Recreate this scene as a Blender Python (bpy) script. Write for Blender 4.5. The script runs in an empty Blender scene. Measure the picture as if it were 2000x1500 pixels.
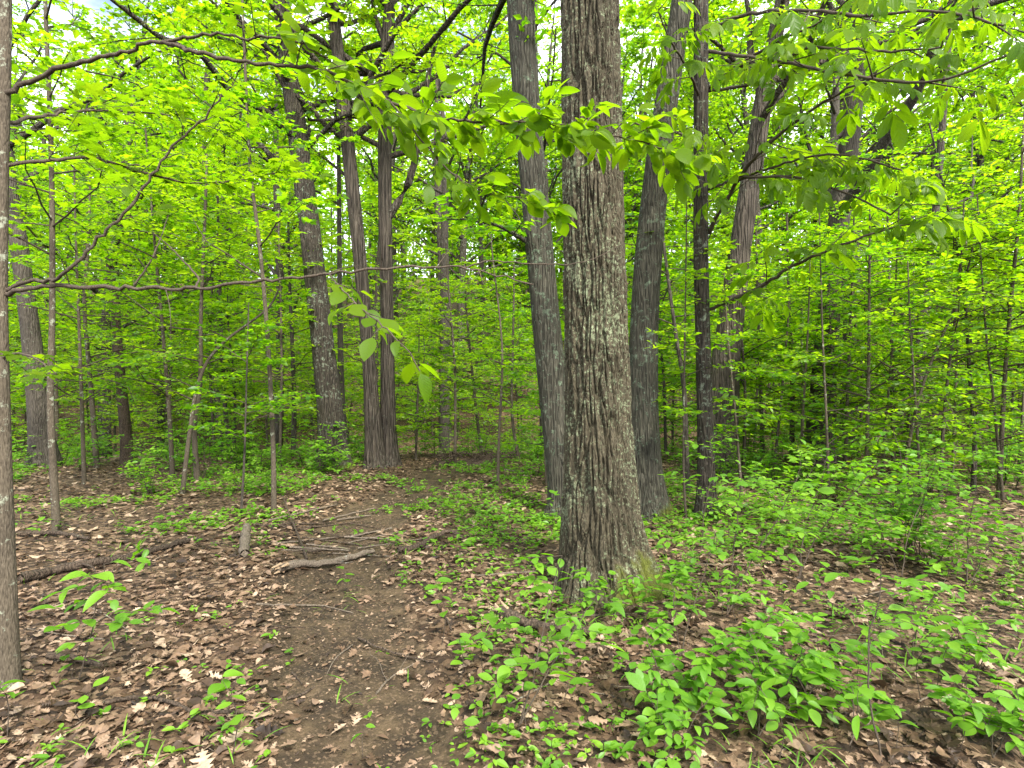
import bpy, math, random
import numpy as np
from mathutils import Matrix, Vector

random.seed(7)
RNG = np.random.default_rng(7)
SC = bpy.context.scene
COL = SC.collection

# ------------------------------------------------------------------ camera
CAM_Z = 1.6
cam_d = bpy.data.cameras.new('camera')
cam_d.sensor_width = 36.0
cam_d.lens = 20.0
cam_d.clip_start = 0.05
cam_d.clip_end = 600.0
cam = bpy.data.objects.new('camera', cam_d)
COL.objects.link(cam)
cam.location = (0, 0, CAM_Z)
cam.rotation_euler = (math.radians(90), 0, 0)
SC.camera = cam
FPX = 20.0 / 36.0 * 2000.0          # focal length in pixels of the 2000 px photograph

# ------------------------------------------------------------------ sky, sun, exposure
SUN_EL, SUN_AZ = math.radians(46), math.radians(152)      # azimuth measured from +Y towards +X
world = bpy.data.worlds.new('World')
SC.world = world
world.use_nodes = True
nt = world.node_tree
nt.nodes.clear()
w_out = nt.nodes.new('ShaderNodeOutputWorld')
w_bg = nt.nodes.new('ShaderNodeBackground')
w_sky = nt.nodes.new('ShaderNodeTexSky')
w_sky.sky_type = 'NISHITA'
w_sky.sun_disc = False
w_sky.sun_elevation = SUN_EL
w_sky.sun_rotation = SUN_AZ
w_tc = nt.nodes.new('ShaderNodeTexCoord')
w_map = nt.nodes.new('ShaderNodeMapping')
w_map.inputs['Scale'].default_value = (1.0, 1.0, 2.2)
w_noise = nt.nodes.new('ShaderNodeTexNoise')
w_noise.inputs['Scale'].default_value = 3.2
w_noise.inputs['Detail'].default_value = 6.0
w_ramp = nt.nodes.new('ShaderNodeValToRGB')
w_ramp.color_ramp.elements[0].position = 0.30
w_ramp.color_ramp.elements[1].position = 0.50
w_mix = nt.nodes.new('ShaderNodeMixRGB')
w_mix.inputs['Color2'].default_value = (11.0, 11.4, 12.2, 1)
nt.links.new(w_tc.outputs['Generated'], w_map.inputs['Vector'])
nt.links.new(w_map.outputs['Vector'], w_noise.inputs['Vector'])
nt.links.new(w_noise.outputs['Fac'], w_ramp.inputs['Fac'])
nt.links.new(w_ramp.outputs['Color'], w_mix.inputs['Fac'])
nt.links.new(w_sky.outputs['Color'], w_mix.inputs['Color1'])
nt.links.new(w_mix.outputs['Color'], w_bg.inputs['Color'])
w_bg.inputs['Strength'].default_value = 0.12
nt.links.new(w_bg.outputs['Background'], w_out.inputs['Surface'])

sun_d = bpy.data.lights.new('sun', 'SUN')
sun_d.energy = 4.3
sun_d.angle = math.radians(14)
sun_d.color = (1.0, 0.95, 0.86)
sun = bpy.data.objects.new('sun', sun_d)
COL.objects.link(sun)
_sd = Vector((math.sin(SUN_AZ) * math.cos(SUN_EL), math.cos(SUN_AZ) * math.cos(SUN_EL), math.sin(SUN_EL)))
sun.rotation_euler = _sd.to_track_quat('Z', 'Y').to_euler()
sun.location = (6, 12, 30)

SC.view_settings.view_transform = 'Standard'
SC.view_settings.look = 'None'
SC.view_settings.gamma = 1.0
SC.view_settings.exposure = 1.45
SC.render.engine = 'CYCLES'
SC.cycles.max_bounces = 10
SC.cycles.diffuse_bounces = 3
SC.cycles.glossy_bounces = 2
SC.cycles.transmission_bounces = 8
SC.cycles.adaptive_threshold = 0.02
SC.cycles.transparent_max_bounces = 4
SC.cycles.caustics_reflective = False
SC.cycles.caustics_refractive = False
SC.cycles.use_denoising = True

# ------------------------------------------------------------------ numeric helpers
def _hash(ix, iy, iz, s):
    n = (ix * 374761393 + iy * 668265263 + iz * 1274126177 + s * 982451653) & 0xFFFFFFFF
    n = ((n ^ (n >> 13)) * 1274126177) & 0xFFFFFFFF
    n = ((n ^ (n >> 16)) * 2246822519) & 0xFFFFFFFF
    return ((n ^ (n >> 15)) & 0xFFFFFF) / float(0xFFFFFF)

def vnoise(x, y, z=0.0, s=0):
    x, y, z = np.broadcast_arrays(np.asarray(x, float), np.asarray(y, float), np.asarray(z, float))
    ix, iy, iz = np.floor(x).astype(np.int64), np.floor(y).astype(np.int64), np.floor(z).astype(np.int64)
    fx, fy, fz = x - ix, y - iy, z - iz
    fx, fy, fz = [f * f * (3 - 2 * f) for f in (fx, fy, fz)]
    r = 0
    for a in (0, 1):
        for b in (0, 1):
            for c in (0, 1):
                w = (fx if a else 1 - fx) * (fy if b else 1 - fy) * (fz if c else 1 - fz)
                r = r + w * _hash(ix + a, iy + b, iz + c, s)
    return r

def fbm(x, y, z=0.0, s=0, o=4):
    r, amp, t = 0, 0.5, 0
    for k in range(o):
        r = r + amp * vnoise(np.asarray(x) * 2 ** k, np.asarray(y) * 2 ** k, np.asarray(z) * 2 ** k, s + k)
        t += amp
        amp *= 0.5
    return r / t

def sstep(a, b, x):
    t = np.clip((x - a) / (b - a), 0, 1)
    return t * t * (3 - 2 * t)

PATH_Y = [0, 2.4, 3.95, 5.9, 7.4, 9.0, 10.5, 12.5, 15]
PATH_X = [-0.45, -0.62, -1.22, -1.80, -1.75, -1.45, -1.35, -1.9, -2.6]
def path_x(y):
    return np.interp(y, PATH_Y, PATH_X)
def path_mask(x, y):
    d = np.abs(x - path_x(y) + 0.25 * (fbm(x * 1.1, y * 1.1, 0, 31) - 0.5))
    m = 1 - sstep(0.26, 0.64, d)
    return m * (1 - sstep(9.5, 13, y))

def ground_z(x, y):
    x = np.asarray(x, float); y = np.asarray(y, float)
    dip = -1.5 * sstep(13.0, 21.0, y + 0.10 * np.abs(x - 2))
    yy = y + 0.22 * np.maximum(x - 4, 0) + 0.05 * np.maximum(-x - 4, 0)
    t = np.maximum(yy - 23, 0)
    rise = np.where(t < 6, 0.36 * t * t / 12.0, 0.36 * (t - 3))
    rise = np.minimum(rise, 16 + (rise - 16) * 0.35 * (rise > 16))
    bump = 0.10 * (fbm(x * 0.55, y * 0.55, 0, 3) - 0.5) + 0.05 * (fbm(x * 2.1, y * 2.1, 0, 5, 3) - 0.5)
    pm = path_mask(x, y)
    near = sstep(0.0, 1.5, np.hypot(x, y))
    return dip + rise + bump * near - 0.05 * pm + 0.9 * (fbm(x * 0.09, y * 0.09, 0, 8) - 0.5) * sstep(14, 30, y)

def gz(x, y):
    return float(ground_z(x, y))

def P(px, py, d):
    return np.array([(px - 1000.0) / FPX * d, d, CAM_Z - (py - 750.0) / FPX * d])

_DD = np.concatenate([np.arange(1.2, 8, .04), np.arange(8, 60, .12)])
def ground_hit(px, py):
    """where the ray through a photo pixel meets the ground"""
    q = (px - 1000.0) / FPX; w = (py - 750.0) / FPX
    hit = CAM_Z - w * _DD <= ground_z(q * _DD, _DD)
    if not hit.any(): return P(px, py, 12.0)
    i = int(np.argmax(hit))
    d = np.linspace(_DD[max(i - 1, 0)], _DD[i], 9)
    j = int(np.argmax(CAM_Z - w * d <= ground_z(q * d, d)))
    return P(px, py, d[j])

def unit(v):
    return v / np.maximum(np.linalg.norm(v, axis=-1, keepdims=True), 1e-9)

def spline(pts, n):
    """Catmull-Rom through pts (k, c), n samples evenly spread over the length"""
    p = np.asarray(pts, float)
    if len(p) == 2:
        t = np.linspace(0, 1, n)[:, None]
        return p[0] * (1 - t) + p[1] * t
    q = np.vstack([2 * p[0] - p[1], p, 2 * p[-1] - p[-2]])
    out = []
    for i in range(1, len(q) - 2):
        t = np.linspace(0, 1, 24, endpoint=False)[:, None]
        a, b, c, d = q[i - 1], q[i], q[i + 1], q[i + 2]
        out.append(0.5 * (2 * b + (c - a) * t + (2 * a - 5 * b + 4 * c - d) * t ** 2 + (3 * b - a - 3 * c + d) * t ** 3))
    out.append(p[-1:])
    o = np.vstack(out)
    s = np.concatenate([[0], np.cumsum(np.linalg.norm(np.diff(o[:, :3], axis=0), axis=1))])
    u = np.linspace(0, s[-1], n)
    return np.stack([np.interp(u, s, o[:, k]) for k in range(o.shape[1])], 1)

# ------------------------------------------------------------------ mesh helpers
class Geo:
    """collects triangles and quads with one tint value for every face"""
    def __init__(self):
        self.v, self.t, self.q, self.tt, self.qt, self.n = [], [], [], [], [], 0
    def add(self, v, tris=None, quads=None, tint=0.0):
        v = np.asarray(v, float).reshape(-1, 3)
        if tris is not None and len(tris):
            tris = np.asarray(tris).reshape(-1, 3) + self.n
            self.t.append(tris); self.tt.append(np.broadcast_to(tint, len(tris)) if np.ndim(tint) == 0 else tint)
        if quads is not None and len(quads):
            quads = np.asarray(quads).reshape(-1, 4) + self.n
            self.q.append(quads); self.qt.append(np.broadcast_to(tint, len(quads)) if np.ndim(tint) == 0 else tint)
        self.v.append(v); self.n += len(v)
    def mesh(self, name, mat, smooth=True, origin=(0, 0, 0), vattr=None):
        me = bpy.data.meshes.new(name)
        V = np.vstack(self.v) - np.asarray(origin, float)
        T = np.vstack(self.t) if self.t else np.zeros((0, 3), int)
        Q = np.vstack(self.q) if self.q else np.zeros((0, 4), int)
        me.vertices.add(len(V)); me.vertices.foreach_set('co', V.astype(np.float32).ravel())
        loops = np.concatenate([T.ravel(), Q.ravel()]).astype(np.int32)
        starts = np.concatenate([np.arange(len(T)) * 3, len(T) * 3 + np.arange(len(Q)) * 4]).astype(np.int32)
        me.loops.add(len(loops)); me.loops.foreach_set('vertex_index', loops)
        me.polygons.add(len(starts)); me.polygons.foreach_set('loop_start', starts)
        me.polygons.foreach_set('use_smooth', np.full(len(starts), smooth, bool))
        tint = np.concatenate([np.concatenate(self.tt) if self.tt else np.zeros(0), np.concatenate(self.qt) if self.qt else np.zeros(0)])
        a = me.attributes.new('tint', 'FLOAT', 'FACE'); a.data.foreach_set('value', tint.astype(np.float32))
        if vattr:
            for k, val in vattr.items():
                b = me.attributes.new(k, 'FLOAT', 'POINT'); b.data.foreach_set('value', np.asarray(val, np.float32))
        me.update(calc_edges=True)
        me.materials.append(mat)
        return me

def obj(name, me, parent=None, loc=None):
    o = bpy.data.objects.new(name, me)
    COL.objects.link(o)
    if parent is not None: o.parent = parent
    if loc is not None: o.location = loc
    return o

def thing(name, label, cat, loc, group=None):
    o = bpy.data.objects.new(name, None)
    o.empty_display_size = 0.1
    COL.objects.link(o)
    o.location = loc
    return tag(o, label, cat, group)

def tag(o, label=None, cat=None, group=None, kind=None):
    if label: o['label'] = label
    if cat: o['category'] = cat
    if group: o['group'] = group
    if kind: o['kind'] = kind
    return o

def tubes(geo, PTH, R, s=5, tint=0.0):
    """PTH (n,K,3), R (n,K): n tapered tubes at once"""
    PTH = np.asarray(PTH, float); R = np.asarray(R, float)
    n, K, _ = PTH.shape
    if n == 0: return
    T = unit(np.gradient(PTH, axis=1))
    ref = np.where(np.abs(T[..., 2:3]) > 0.9, np.array([1.0, 0, 0]), np.array([0, 0, 1.0]))
    U = unit(np.cross(T, ref)); W = np.cross(T, U)
    a = np.arange(s) / s * 2 * np.pi
    ring = PTH[:, :, None, :] + R[:, :, None, None] * (np.cos(a)[:, None] * U[:, :, None, :] + np.sin(a)[:, None] * W[:, :, None, :])
    idx = np.arange(n * K * s).reshape(n, K, s)
    i0 = idx[:, :-1]; i1 = idx[:, 1:]
    q = np.stack([i0, np.roll(i0, -1, 2), np.roll(i1, -1, 2), i1], -1).reshape(-1, 4)
    geo.add(ring, quads=q, tint=tint)

def leaf_template(rows, aspect=0.5, fold=0.15, droop=0.15, peak=0.42, lobes=None, stalk=0.0):
    """flat leaf along +Y of length 1 with a folded midrib; rows cross lines between base and tip"""
    V = [[0, 0, 0]]; F = []
    if stalk: pass
    for i in range(1, rows + 1):
        t = i / (rows + 1)
        if lobes is not None:
            w = lobes[i - 1]
        else:
            a = math.log(0.5) / math.log(peak)
            w = aspect * 0.5 * math.sin(math.pi * t ** a) ** 0.8
        z = -droop * t * t
        off = 0.06 if lobes is not None and i % 2 else 0.0
        V += [[-w, t + off, z + fold * w * 2 * 0.5], [0, t, z], [w, t + off, z + fold * w * 2 * 0.5]]
    V.append([0, 1, -droop])
    tip = len(V) - 1
    F += [[0, 2, 1], [0, 3, 2]]
    for i in range(rows - 1):
        b = 1 + 3 * i
        F += [[b, b + 1, b + 4], [b, b + 4, b + 3], [b + 1, b + 2, b + 5], [b + 1, b + 5, b + 4]]
    b = 1 + 3 * (rows - 1)
    F += [[b, b + 1, tip], [b + 1, b + 2, tip]]
    return np.array(V, float), np.array(F)

def kite(aspect=0.55, fold=0.12, droop=0.1):
    w = aspect / 2
    return np.array([[0, 0, 0], [-w, 0.42, fold * w], [0, 1, -droop], [w, 0.42, fold * w]], float), np.array([[0, 2, 1], [0, 3, 2]])

def maple_template(droop=0.12, sharp=0.55):
    ang = [-90, -50, -25, -5, 15, 32, 52, 68, 90]
    rad = [0.30, 0.42, 0.30, 0.62, 0.36, 0.72, 0.42, 0.55, 0.95]
    out = []
    for a, r in zip(ang, rad): out.append((r * math.cos(math.radians(a)), 0.42 + r * 0.6 * math.sin(math.radians(a)) * (1.15 if a > 0 else 1.0)))
    right = out; left = [(-x, y) for x, y in out[1:-1]][::-1]
    poly = right + left
    V = [[0, 0.42, 0.02]] + [[x * 0.85, y, -droop * (x * x + (y - 0.4) ** 2)] for x, y in poly]
    n = len(poly)
    F = [[0, 1 + i, 1 + (i + 1) % n] for i in range(n)]
    V = np.array(V, float); V[:, 1] -= V[1, 1]
    return V, np.array(F)

def frames(dirs, nrm):
    Y = unit(dirs)
    X = unit(np.cross(Y, nrm))
    Z = np.cross(X, Y)
    return X, Y, Z

def scatter(geo, tmpl, pos, dirs, nrm, size, tint):
    V, F = tmpl
    n, k = len(pos), len(V)
    if n == 0: return
    X, Y, Z = frames(dirs, nrm)
    M = V[None, :, 0:1] * X[:, None] + V[None, :, 1:2] * Y[:, None] + V[None, :, 2:3] * Z[:, None]
    pts = pos[:, None] + M * np.asarray(size)[:, None, None]
    f = (F[None] + (np.arange(n) * k)[:, None, None]).reshape(-1, 3)
    geo.add(pts, tris=f, tint=np.repeat(np.asarray(tint), len(F)))

def sub_branches(par, m, t0, t1, ang, ratio, rng, up=0.1, flat=1.0, K=5, lscale=None, zn=0.12):
    """m children on every parent path (n,K,3): alternate sides, in the plane of the branch"""
    n, Kp, _ = par.shape
    L = np.linalg.norm(np.diff(par, axis=1), axis=2).sum(1)
    t = np.linspace(t0, t1, m)[None] + rng.uniform(-0.5, 0.5, (n, m)) * (t1 - t0) / max(m, 1)
    t = np.clip(t, 0, 0.999)
    f = t * (Kp - 1); i = f.astype(int); i = np.minimum(i, Kp - 2); f = f - i
    r = np.arange(n)[:, None]
    start = par[r, i] * (1 - f)[..., None] + par[r, i + 1] * f[..., None]
    tan = unit(par[r, i + 1] - par[r, i])
    side = np.where((np.arange(m)[None] + rng.integers(0, 2, (n, 1))) % 2 == 0, 1.0, -1.0)
    lat = unit(np.cross(tan, np.array([0, 0, 1.0])) + 1e-6)
    a = np.radians(ang) + rng.normal(0, 0.2, (n, m))
    d = np.cos(a)[..., None] * tan + (np.sin(a) * side)[..., None] * lat
    d[..., 2] = d[..., 2] * flat + up + rng.normal(0, zn, (n, m))
    d = unit(d)
    ln = L[:, None] * ratio * (1.05 - 0.65 * t) * rng.uniform(0.65, 1.25, (n, m))
    if lscale is not None: ln = np.clip(ln, *lscale)
    s = np.linspace(0, 1, K)
    bend = rng.normal(0, 0.10, (n, m, 1, 3)) * (s ** 2)[None, None, :, None]
    path = start[:, :, None] + ln[..., None, None] * (d[:, :, None] * s[None, None, :, None] + bend)
    return path.reshape(n * m, K, 3), t.reshape(-1)

def leaves_on(tw, q, rng, spread=0.35, ang=50, droop=0.0, keep=0.9, both=True, t0=0.15):
    """leaf base points, directions and normals along twig paths (n,K,3)"""
    n, K, _ = tw.shape
    t = np.linspace(t0, 1.0, q)[None] + rng.uniform(-0.3, 0.3, (n, q)) / q
    t = np.clip(t, 0, 1)
    f = t * (K - 1); i = np.minimum(f.astype(int), K - 2); f = f - i
    r = np.arange(n)[:, None]
    p = tw[r, i] * (1 - f)[..., None] + tw[r, i + 1] * f[..., None]
    tan = unit(tw[r, i + 1] - tw[r, i])
    side = np.where((np.arange(q)[None] + rng.integers(0, 2, (n, 1))) % 2 == 0, 1.0, -1.0)
    side[:, -1] *= 0.15
    lat = unit(np.cross(tan, np.array([0, 0, 1.0])) + 1e-6)
    a = np.radians(ang) + rng.normal(0, 0.25, (n, q))
    d = np.cos(a)[..., None] * tan + (np.sin(a) * side)[..., None] * lat
    d[..., 2] += -droop + rng.normal(0, 0.15, (n, q))
    nr = np.array([0, 0, 1.0]) + rng.normal(0, spread, (n, q, 3))
    p, d, nr = p.reshape(-1, 3), unit(d.reshape(-1, 3)), unit(nr.reshape(-1, 3))
    k = rng.random(len(p)) < keep
    return p[k], d[k], nr[k]

# ------------------------------------------------------------------ materials
def new_mat(name):
    m = bpy.data.materials.new(name)
    m.use_nodes = True
    m.node_tree.nodes.clear()
    return m, m.node_tree.nodes, m.node_tree.links

def ramp(N, stops):
    r = N.new('ShaderNodeValToRGB')
    e = r.color_ramp.elements
    while len(e) < len(stops): e.new(0.5)
    for el, (p, c) in zip(e, stops):
        el.position = p; el.color = (*c, 1)
    return r

def leaf_mat(name, cols, trans, gloss=0.02, tw=0.5, veins=False):
    """cols: dark to light upper-surface colours; trans: colour of light passing through"""
    m, N, L = new_mat(name)
    out = N.new('ShaderNodeOutputMaterial')
    at = N.new('ShaderNodeAttribute'); at.attribute_name = 'tint'
    oi = N.new('ShaderNodeObjectInfo')
    ad = N.new('ShaderNodeMath'); ad.operation = 'MULTIPLY_ADD'; ad.inputs[1].default_value = 0.5
    L.new(oi.outputs['Random'], ad.inputs[0]); L.new(at.outputs['Fac'], ad.inputs[2])
    fr = N.new('ShaderNodeMath'); fr.operation = 'MINIMUM'; fr.inputs[1].default_value = 1.0
    L.new(ad.outputs[0], fr.inputs[0])
    cr = ramp(N, [(0.1, cols[0]), (0.6, cols[1]), (1.15 if False else 1.0, cols[2])])
    L.new(fr.outputs[0], cr.inputs['Fac'])
    tr = ramp(N, [(0.1, trans[0]), (0.6, trans[1]), (1.0, trans[2])])
    L.new(fr.outputs[0], tr.inputs['Fac'])
    df = N.new('ShaderNodeBsdfDiffuse'); ts = N.new('ShaderNodeBsdfTranslucent')
    L.new(tr.outputs['Color'], ts.inputs['Color'])
    L.new(cr.outputs['Color'], df.inputs['Color'])
    gl = N.new('ShaderNodeBsdfGlossy'); gl.inputs['Roughness'].default_value = 0.42
    gl.inputs['Color'].default_value = (0.9, 0.95, 0.9, 1)
    if veins:
        tc = N.new('ShaderNodeTexCoord'); sx = N.new('ShaderNodeSeparateXYZ')
        L.new(tc.outputs['Object'], sx.inputs[0])
        ab = N.new('ShaderNodeMath'); ab.operation = 'ABSOLUTE'; L.new(sx.outputs['X'], ab.inputs[0])
        ml = N.new('ShaderNodeMath'); ml.operation = 'MULTIPLY_ADD'; ml.inputs[1].default_value = -1.1
        L.new(ab.outputs[0], ml.inputs[0]); L.new(sx.outputs['Y'], ml.inputs[2])
        wv = N.new('ShaderNodeMath'); wv.operation = 'MULTIPLY'; wv.inputs[1].default_value = 62.0
        L.new(ml.outputs[0], wv.inputs[0])
        sn = N.new('ShaderNodeMath'); sn.operation = 'SINE'; L.new(wv.outputs[0], sn.inputs[0])
        pw = N.new('ShaderNodeMath'); pw.operation = 'MAXIMUM'; pw.inputs[1].default_value = 0.0
        L.new(sn.outputs[0], pw.inputs[0])
        bp = N.new('ShaderNodeBump'); bp.inputs['Strength'].default_value = 0.22; bp.inputs['Distance'].default_value = 0.008
        L.new(pw.outputs[0], bp.inputs['Height'])
        for b in (df, ts, gl): L.new(bp.outputs['Normal'], b.inputs['Normal'])
    mx = N.new('ShaderNodeMixShader'); mx.inputs[0].default_value = tw
    L.new(df.outputs[0], mx.inputs[1]); L.new(ts.outputs[0], mx.inputs[2])
    m2 = N.new('ShaderNodeMixShader'); m2.inputs[0].default_value = gloss
    L.new(mx.outputs[0], m2.inputs[1]); L.new(gl.outputs[0], m2.inputs[2])
    L.new(m2.outputs[0], out.inputs['Surface'])
    return m

GREEN = dict(cols=[(0.035, 0.105, 0.005), (0.085, 0.185, 0.006), (0.17, 0.27, 0.010)],
             trans=[(0.17, 0.44, 0.004), (0.34, 0.61, 0.005), (0.50, 0.71, 0.008)], tw=0.58)
M_leaf = leaf_mat('leaf_spring', **GREEN)
M_leaf_near = leaf_mat('leaf_spring_veined', cols=[(0.048, 0.105, 0.005), (0.088, 0.160, 0.006), (0.15, 0.22, 0.009)],
                       trans=[(0.14, 0.31, 0.003), (0.24, 0.41, 0.004), (0.34, 0.48, 0.006)], tw=0.60, gloss=0.01, veins=True)
LOWC = dict(cols=[(0.045, 0.130, 0.010), (0.10, 0.22, 0.016), (0.19, 0.33, 0.028)],
            trans=[(0.16, 0.44, 0.006), (0.26, 0.58, 0.010), (0.38, 0.68, 0.014)], gloss=0.02, tw=0.42)
M_low = leaf_mat('leaf_low_plants', **LOWC)
M_low_near = leaf_mat('leaf_low_plants_veined', **LOWC, veins=True)

def dry_mat(name):
    m, N, L = new_mat(name)
    out = N.new('ShaderNodeOutputMaterial')
    at = N.new('ShaderNodeAttribute'); at.attribute_name = 'tint'
    oi = N.new('ShaderNodeObjectInfo')
    ad = N.new('ShaderNodeMath'); ad.operation = 'ADD'
    L.new(at.outputs['Fac'], ad.inputs[0]); L.new(oi.outputs['Random'], ad.inputs[1])
    fr = N.new('ShaderNodeMath'); fr.operation = 'FRACT'; L.new(ad.outputs[0], fr.inputs[0])
    cr = ramp(N, [(0.0, (0.018, 0.010, 0.005)), (0.30, (0.062, 0.036, 0.018)), (0.56, (0.140, 0.086, 0.050)),
                  (0.82, (0.225, 0.150, 0.096)), (1.0, (0.36, 0.265, 0.18))])
    L.new(fr.outputs[0], cr.inputs['Fac'])
    tc = N.new('ShaderNodeTexCoord')
    ns = N.new('ShaderNodeTexNoise'); ns.inputs['Scale'].default_value = 40; ns.inputs['Detail'].default_value = 4
    ge = N.new('ShaderNodeNewGeometry')
    L.new(ge.outputs['Position'], ns.inputs['Vector'])
    mr = N.new('ShaderNodeMapRange'); mr.inputs['From Min'].default_value = 0.3; mr.inputs['From Max'].default_value = 0.7
    mr.inputs['To Min'].default_value = 0.62; mr.inputs['To Max'].default_value = 1.25
    L.new(ns.outputs['Fac'], mr.inputs['Value'])
    mu = N.new('ShaderNodeMixRGB'); mu.blend_type = 'MULTIPLY'; mu.inputs['Fac'].default_value = 1
    L.new(cr.outputs['Color'], mu.inputs['Color1']); L.new(mr.outputs[0], mu.inputs['Color2'])
    b = N.new('ShaderNodeBsdfPrincipled'); b.inputs['Roughness'].default_value = 0.62
    b.inputs['Specular IOR Level'].default_value = 0.35
    L.new(mu.outputs[0], b.inputs['Base Color'])
    ts = N.new('ShaderNodeBsdfTranslucent'); L.new(mu.outputs[0], ts.inputs['Color'])
    mx = N.new('ShaderNodeMixShader'); mx.inputs[0].default_value = 0.18
    L.new(b.outputs[0], mx.inputs[1]); L.new(ts.outputs[0], mx.inputs[2])
    L.new(mx.outputs[0], out.inputs['Surface'])
    return m
M_dry = dry_mat('dry_leaf')

def bark_mat(name, dark, mid, lichen, vs=18.0, stretch=0.16, bump=0.02, lich=0.55, moss=0.0, shag=False, ls=16):
    m, N, L = new_mat(name)
    out = N.new('ShaderNodeOutputMaterial')
    tc = N.new('ShaderNodeTexCoord')
    mp = N.new('ShaderNodeMapping'); mp.inputs['Scale'].default_value = (1, 1, stretch)
    L.new(tc.outputs['Object'], mp.inputs['Vector'])
    nw = N.new('ShaderNodeTexNoise'); nw.inputs['Scale'].default_value = 9; nw.inputs['Detail'].default_value = 3
    L.new(mp.outputs[0], nw.inputs['Vector'])
    wr = N.new('ShaderNodeMixRGB'); wr.blend_type = 'LINEAR_LIGHT'; wr.inputs['Fac'].default_value = 0.05
    L.new(mp.outputs[0], wr.inputs['Color1']); L.new(nw.outputs['Color'], wr.inputs['Color2'])
    vo = N.new('ShaderNodeTexVoronoi'); vo.feature = 'DISTANCE_TO_EDGE'; vo.inputs['Scale'].default_value = vs
    L.new(wr.outputs[0], vo.inputs['Vector'])
    n2 = N.new('ShaderNodeTexNoise'); n2.inputs['Scale'].default_value = vs * 3.0; n2.inputs['Detail'].default_value = 5
    L.new(mp.outputs[0], n2.inputs['Vector'])
    c1 = ramp(N, [(0.3, dark), (0.7, mid)])
    L.new(n2.outputs['Fac'], c1.inputs['Fac'])
    # lichen patches
    n3 = N.new('ShaderNodeTexNoise'); n3.inputs['Scale'].default_value = ls; n3.inputs['Detail'].default_value = 7; n3.inputs['Roughness'].default_value = 0.72
    L.new(tc.outputs['Object'], n3.inputs['Vector'])
    n4 = N.new('ShaderNodeTexNoise'); n4.inputs['Scale'].default_value = 2.4; n4.inputs['Detail'].default_value = 2
    L.new(tc.outputs['Object'], n4.inputs['Vector'])
    sm = N.new('ShaderNodeMath'); sm.operation = 'MULTIPLY_ADD'; sm.inputs[1].default_value = 0.35
    L.new(n4.outputs['Fac'], sm.inputs[0]); L.new(n3.outputs['Fac'], sm.inputs[2])
    lr = ramp(N, [(lich + 0.14, (0, 0, 0)), (lich + 0.20, (1, 1, 1))])
    L.new(sm.outputs[0], lr.inputs['Fac'])
    mx = N.new('ShaderNodeMixRGB'); L.new(lr.outputs['Color'], mx.inputs['Fac'])
    L.new(c1.outputs['Color'], mx.inputs['Color1']); mx.inputs['Color2'].default_value = (*lichen, 1)
    # broad weathering
    n5 = N.new('ShaderNodeTexNoise'); n5.inputs['Scale'].default_value = 1.7; n5.inputs['Detail'].default_value = 4
    L.new(tc.outputs['Object'], n5.inputs['Vector'])
    mr = N.new('ShaderNodeMapRange'); mr.inputs['From Min'].default_value = 0.3; mr.inputs['From Max'].default_value = 0.7
    mr.inputs['To Min'].default_value = 0.75; mr.inputs['To Max'].default_value = 1.2
    L.new(n5.outputs['Fac'], mr.inputs['Value'])
    mu = N.new('ShaderNodeMixRGB'); mu.blend_type = 'MULTIPLY'; mu.inputs['Fac'].default_value = 1
    L.new(mx.outputs[0], mu.inputs['Color1']); L.new(mr.outputs[0], mu.inputs['Color2'])
    col = mu.outputs[0]
    if moss > 0:
        sx = N.new('ShaderNodeSeparateXYZ'); L.new(tc.outputs['Object'], sx.inputs[0])
        n6 = N.new('ShaderNodeTexNoise'); n6.inputs['Scale'].default_value = 7; n6.inputs['Detail'].default_value = 5
        L.new(tc.outputs['Object'], n6.inputs['Vector'])
        hg = N.new('ShaderNodeMapRange'); hg.inputs['From Min'].default_value = 0.0; hg.inputs['From Max'].default_value = moss
        hg.inputs['To Min'].default_value = 0.75; hg.inputs['To Max'].default_value = 0.0
        L.new(sx.outputs['Z'], hg.inputs['Value'])
        xx = N.new('ShaderNodeMath'); xx.operation = 'MULTIPLY_ADD'; xx.inputs[1].default_value = 0.55
        L.new(sx.outputs['X'], xx.inputs[0]); L.new(hg.outputs[0], xx.inputs[2])
        ml = N.new('ShaderNodeMath'); ml.operation = 'MULTIPLY'; L.new(xx.outputs[0], ml.inputs[0]); L.new(n6.outputs['Fac'], ml.inputs[1])
        mr2 = ramp(N, [(0.30, (0, 0, 0)), (0.42, (1, 1, 1))]); L.new(ml.outputs[0], mr2.inputs['Fac'])
        mm = N.new('ShaderNodeMixRGB'); L.new(mr2.outputs['Color'], mm.inputs['Fac'])
        L.new(col, mm.inputs['Color1']); mm.inputs['Color2'].default_value = (0.075, 0.085, 0.014, 1)
        col = mm.outputs[0]
    b = N.new('ShaderNodeBsdfPrincipled'); b.inputs['Roughness'].default_value = 0.9
    b.inputs['Specular IOR Level'].default_value = 0.2
    L.new(col, b.inputs['Base Color'])
    hr = ramp(N, [(0.0, (0, 0, 0)), (0.22, (0.8, 0.8, 0.8)), (0.6, (1, 1, 1))])
    L.new(vo.outputs['Distance'], hr.inputs['Fac'])
    ha = N.new('ShaderNodeMath'); ha.operation = 'MULTIPLY_ADD'; ha.inputs[1].default_value = 0.55
    L.new(n2.outputs['Fac'], ha.inputs[0]); L.new(hr.outputs['Color'], ha.inputs[2])
    hb = N.new('ShaderNodeMath'); hb.operation = 'MULTIPLY_ADD'; hb.inputs[1].default_value = 0.25
    L.new(lr.outputs['Color'], hb.inputs[0]); L.new(ha.outputs[0], hb.inputs[2])
    bp = N.new('ShaderNodeBump'); bp.inputs['Strength'].default_value = 1.0; bp.inputs['Distance'].default_value = bump
    L.new(hb.outputs[0], bp.inputs['Height'])
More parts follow.
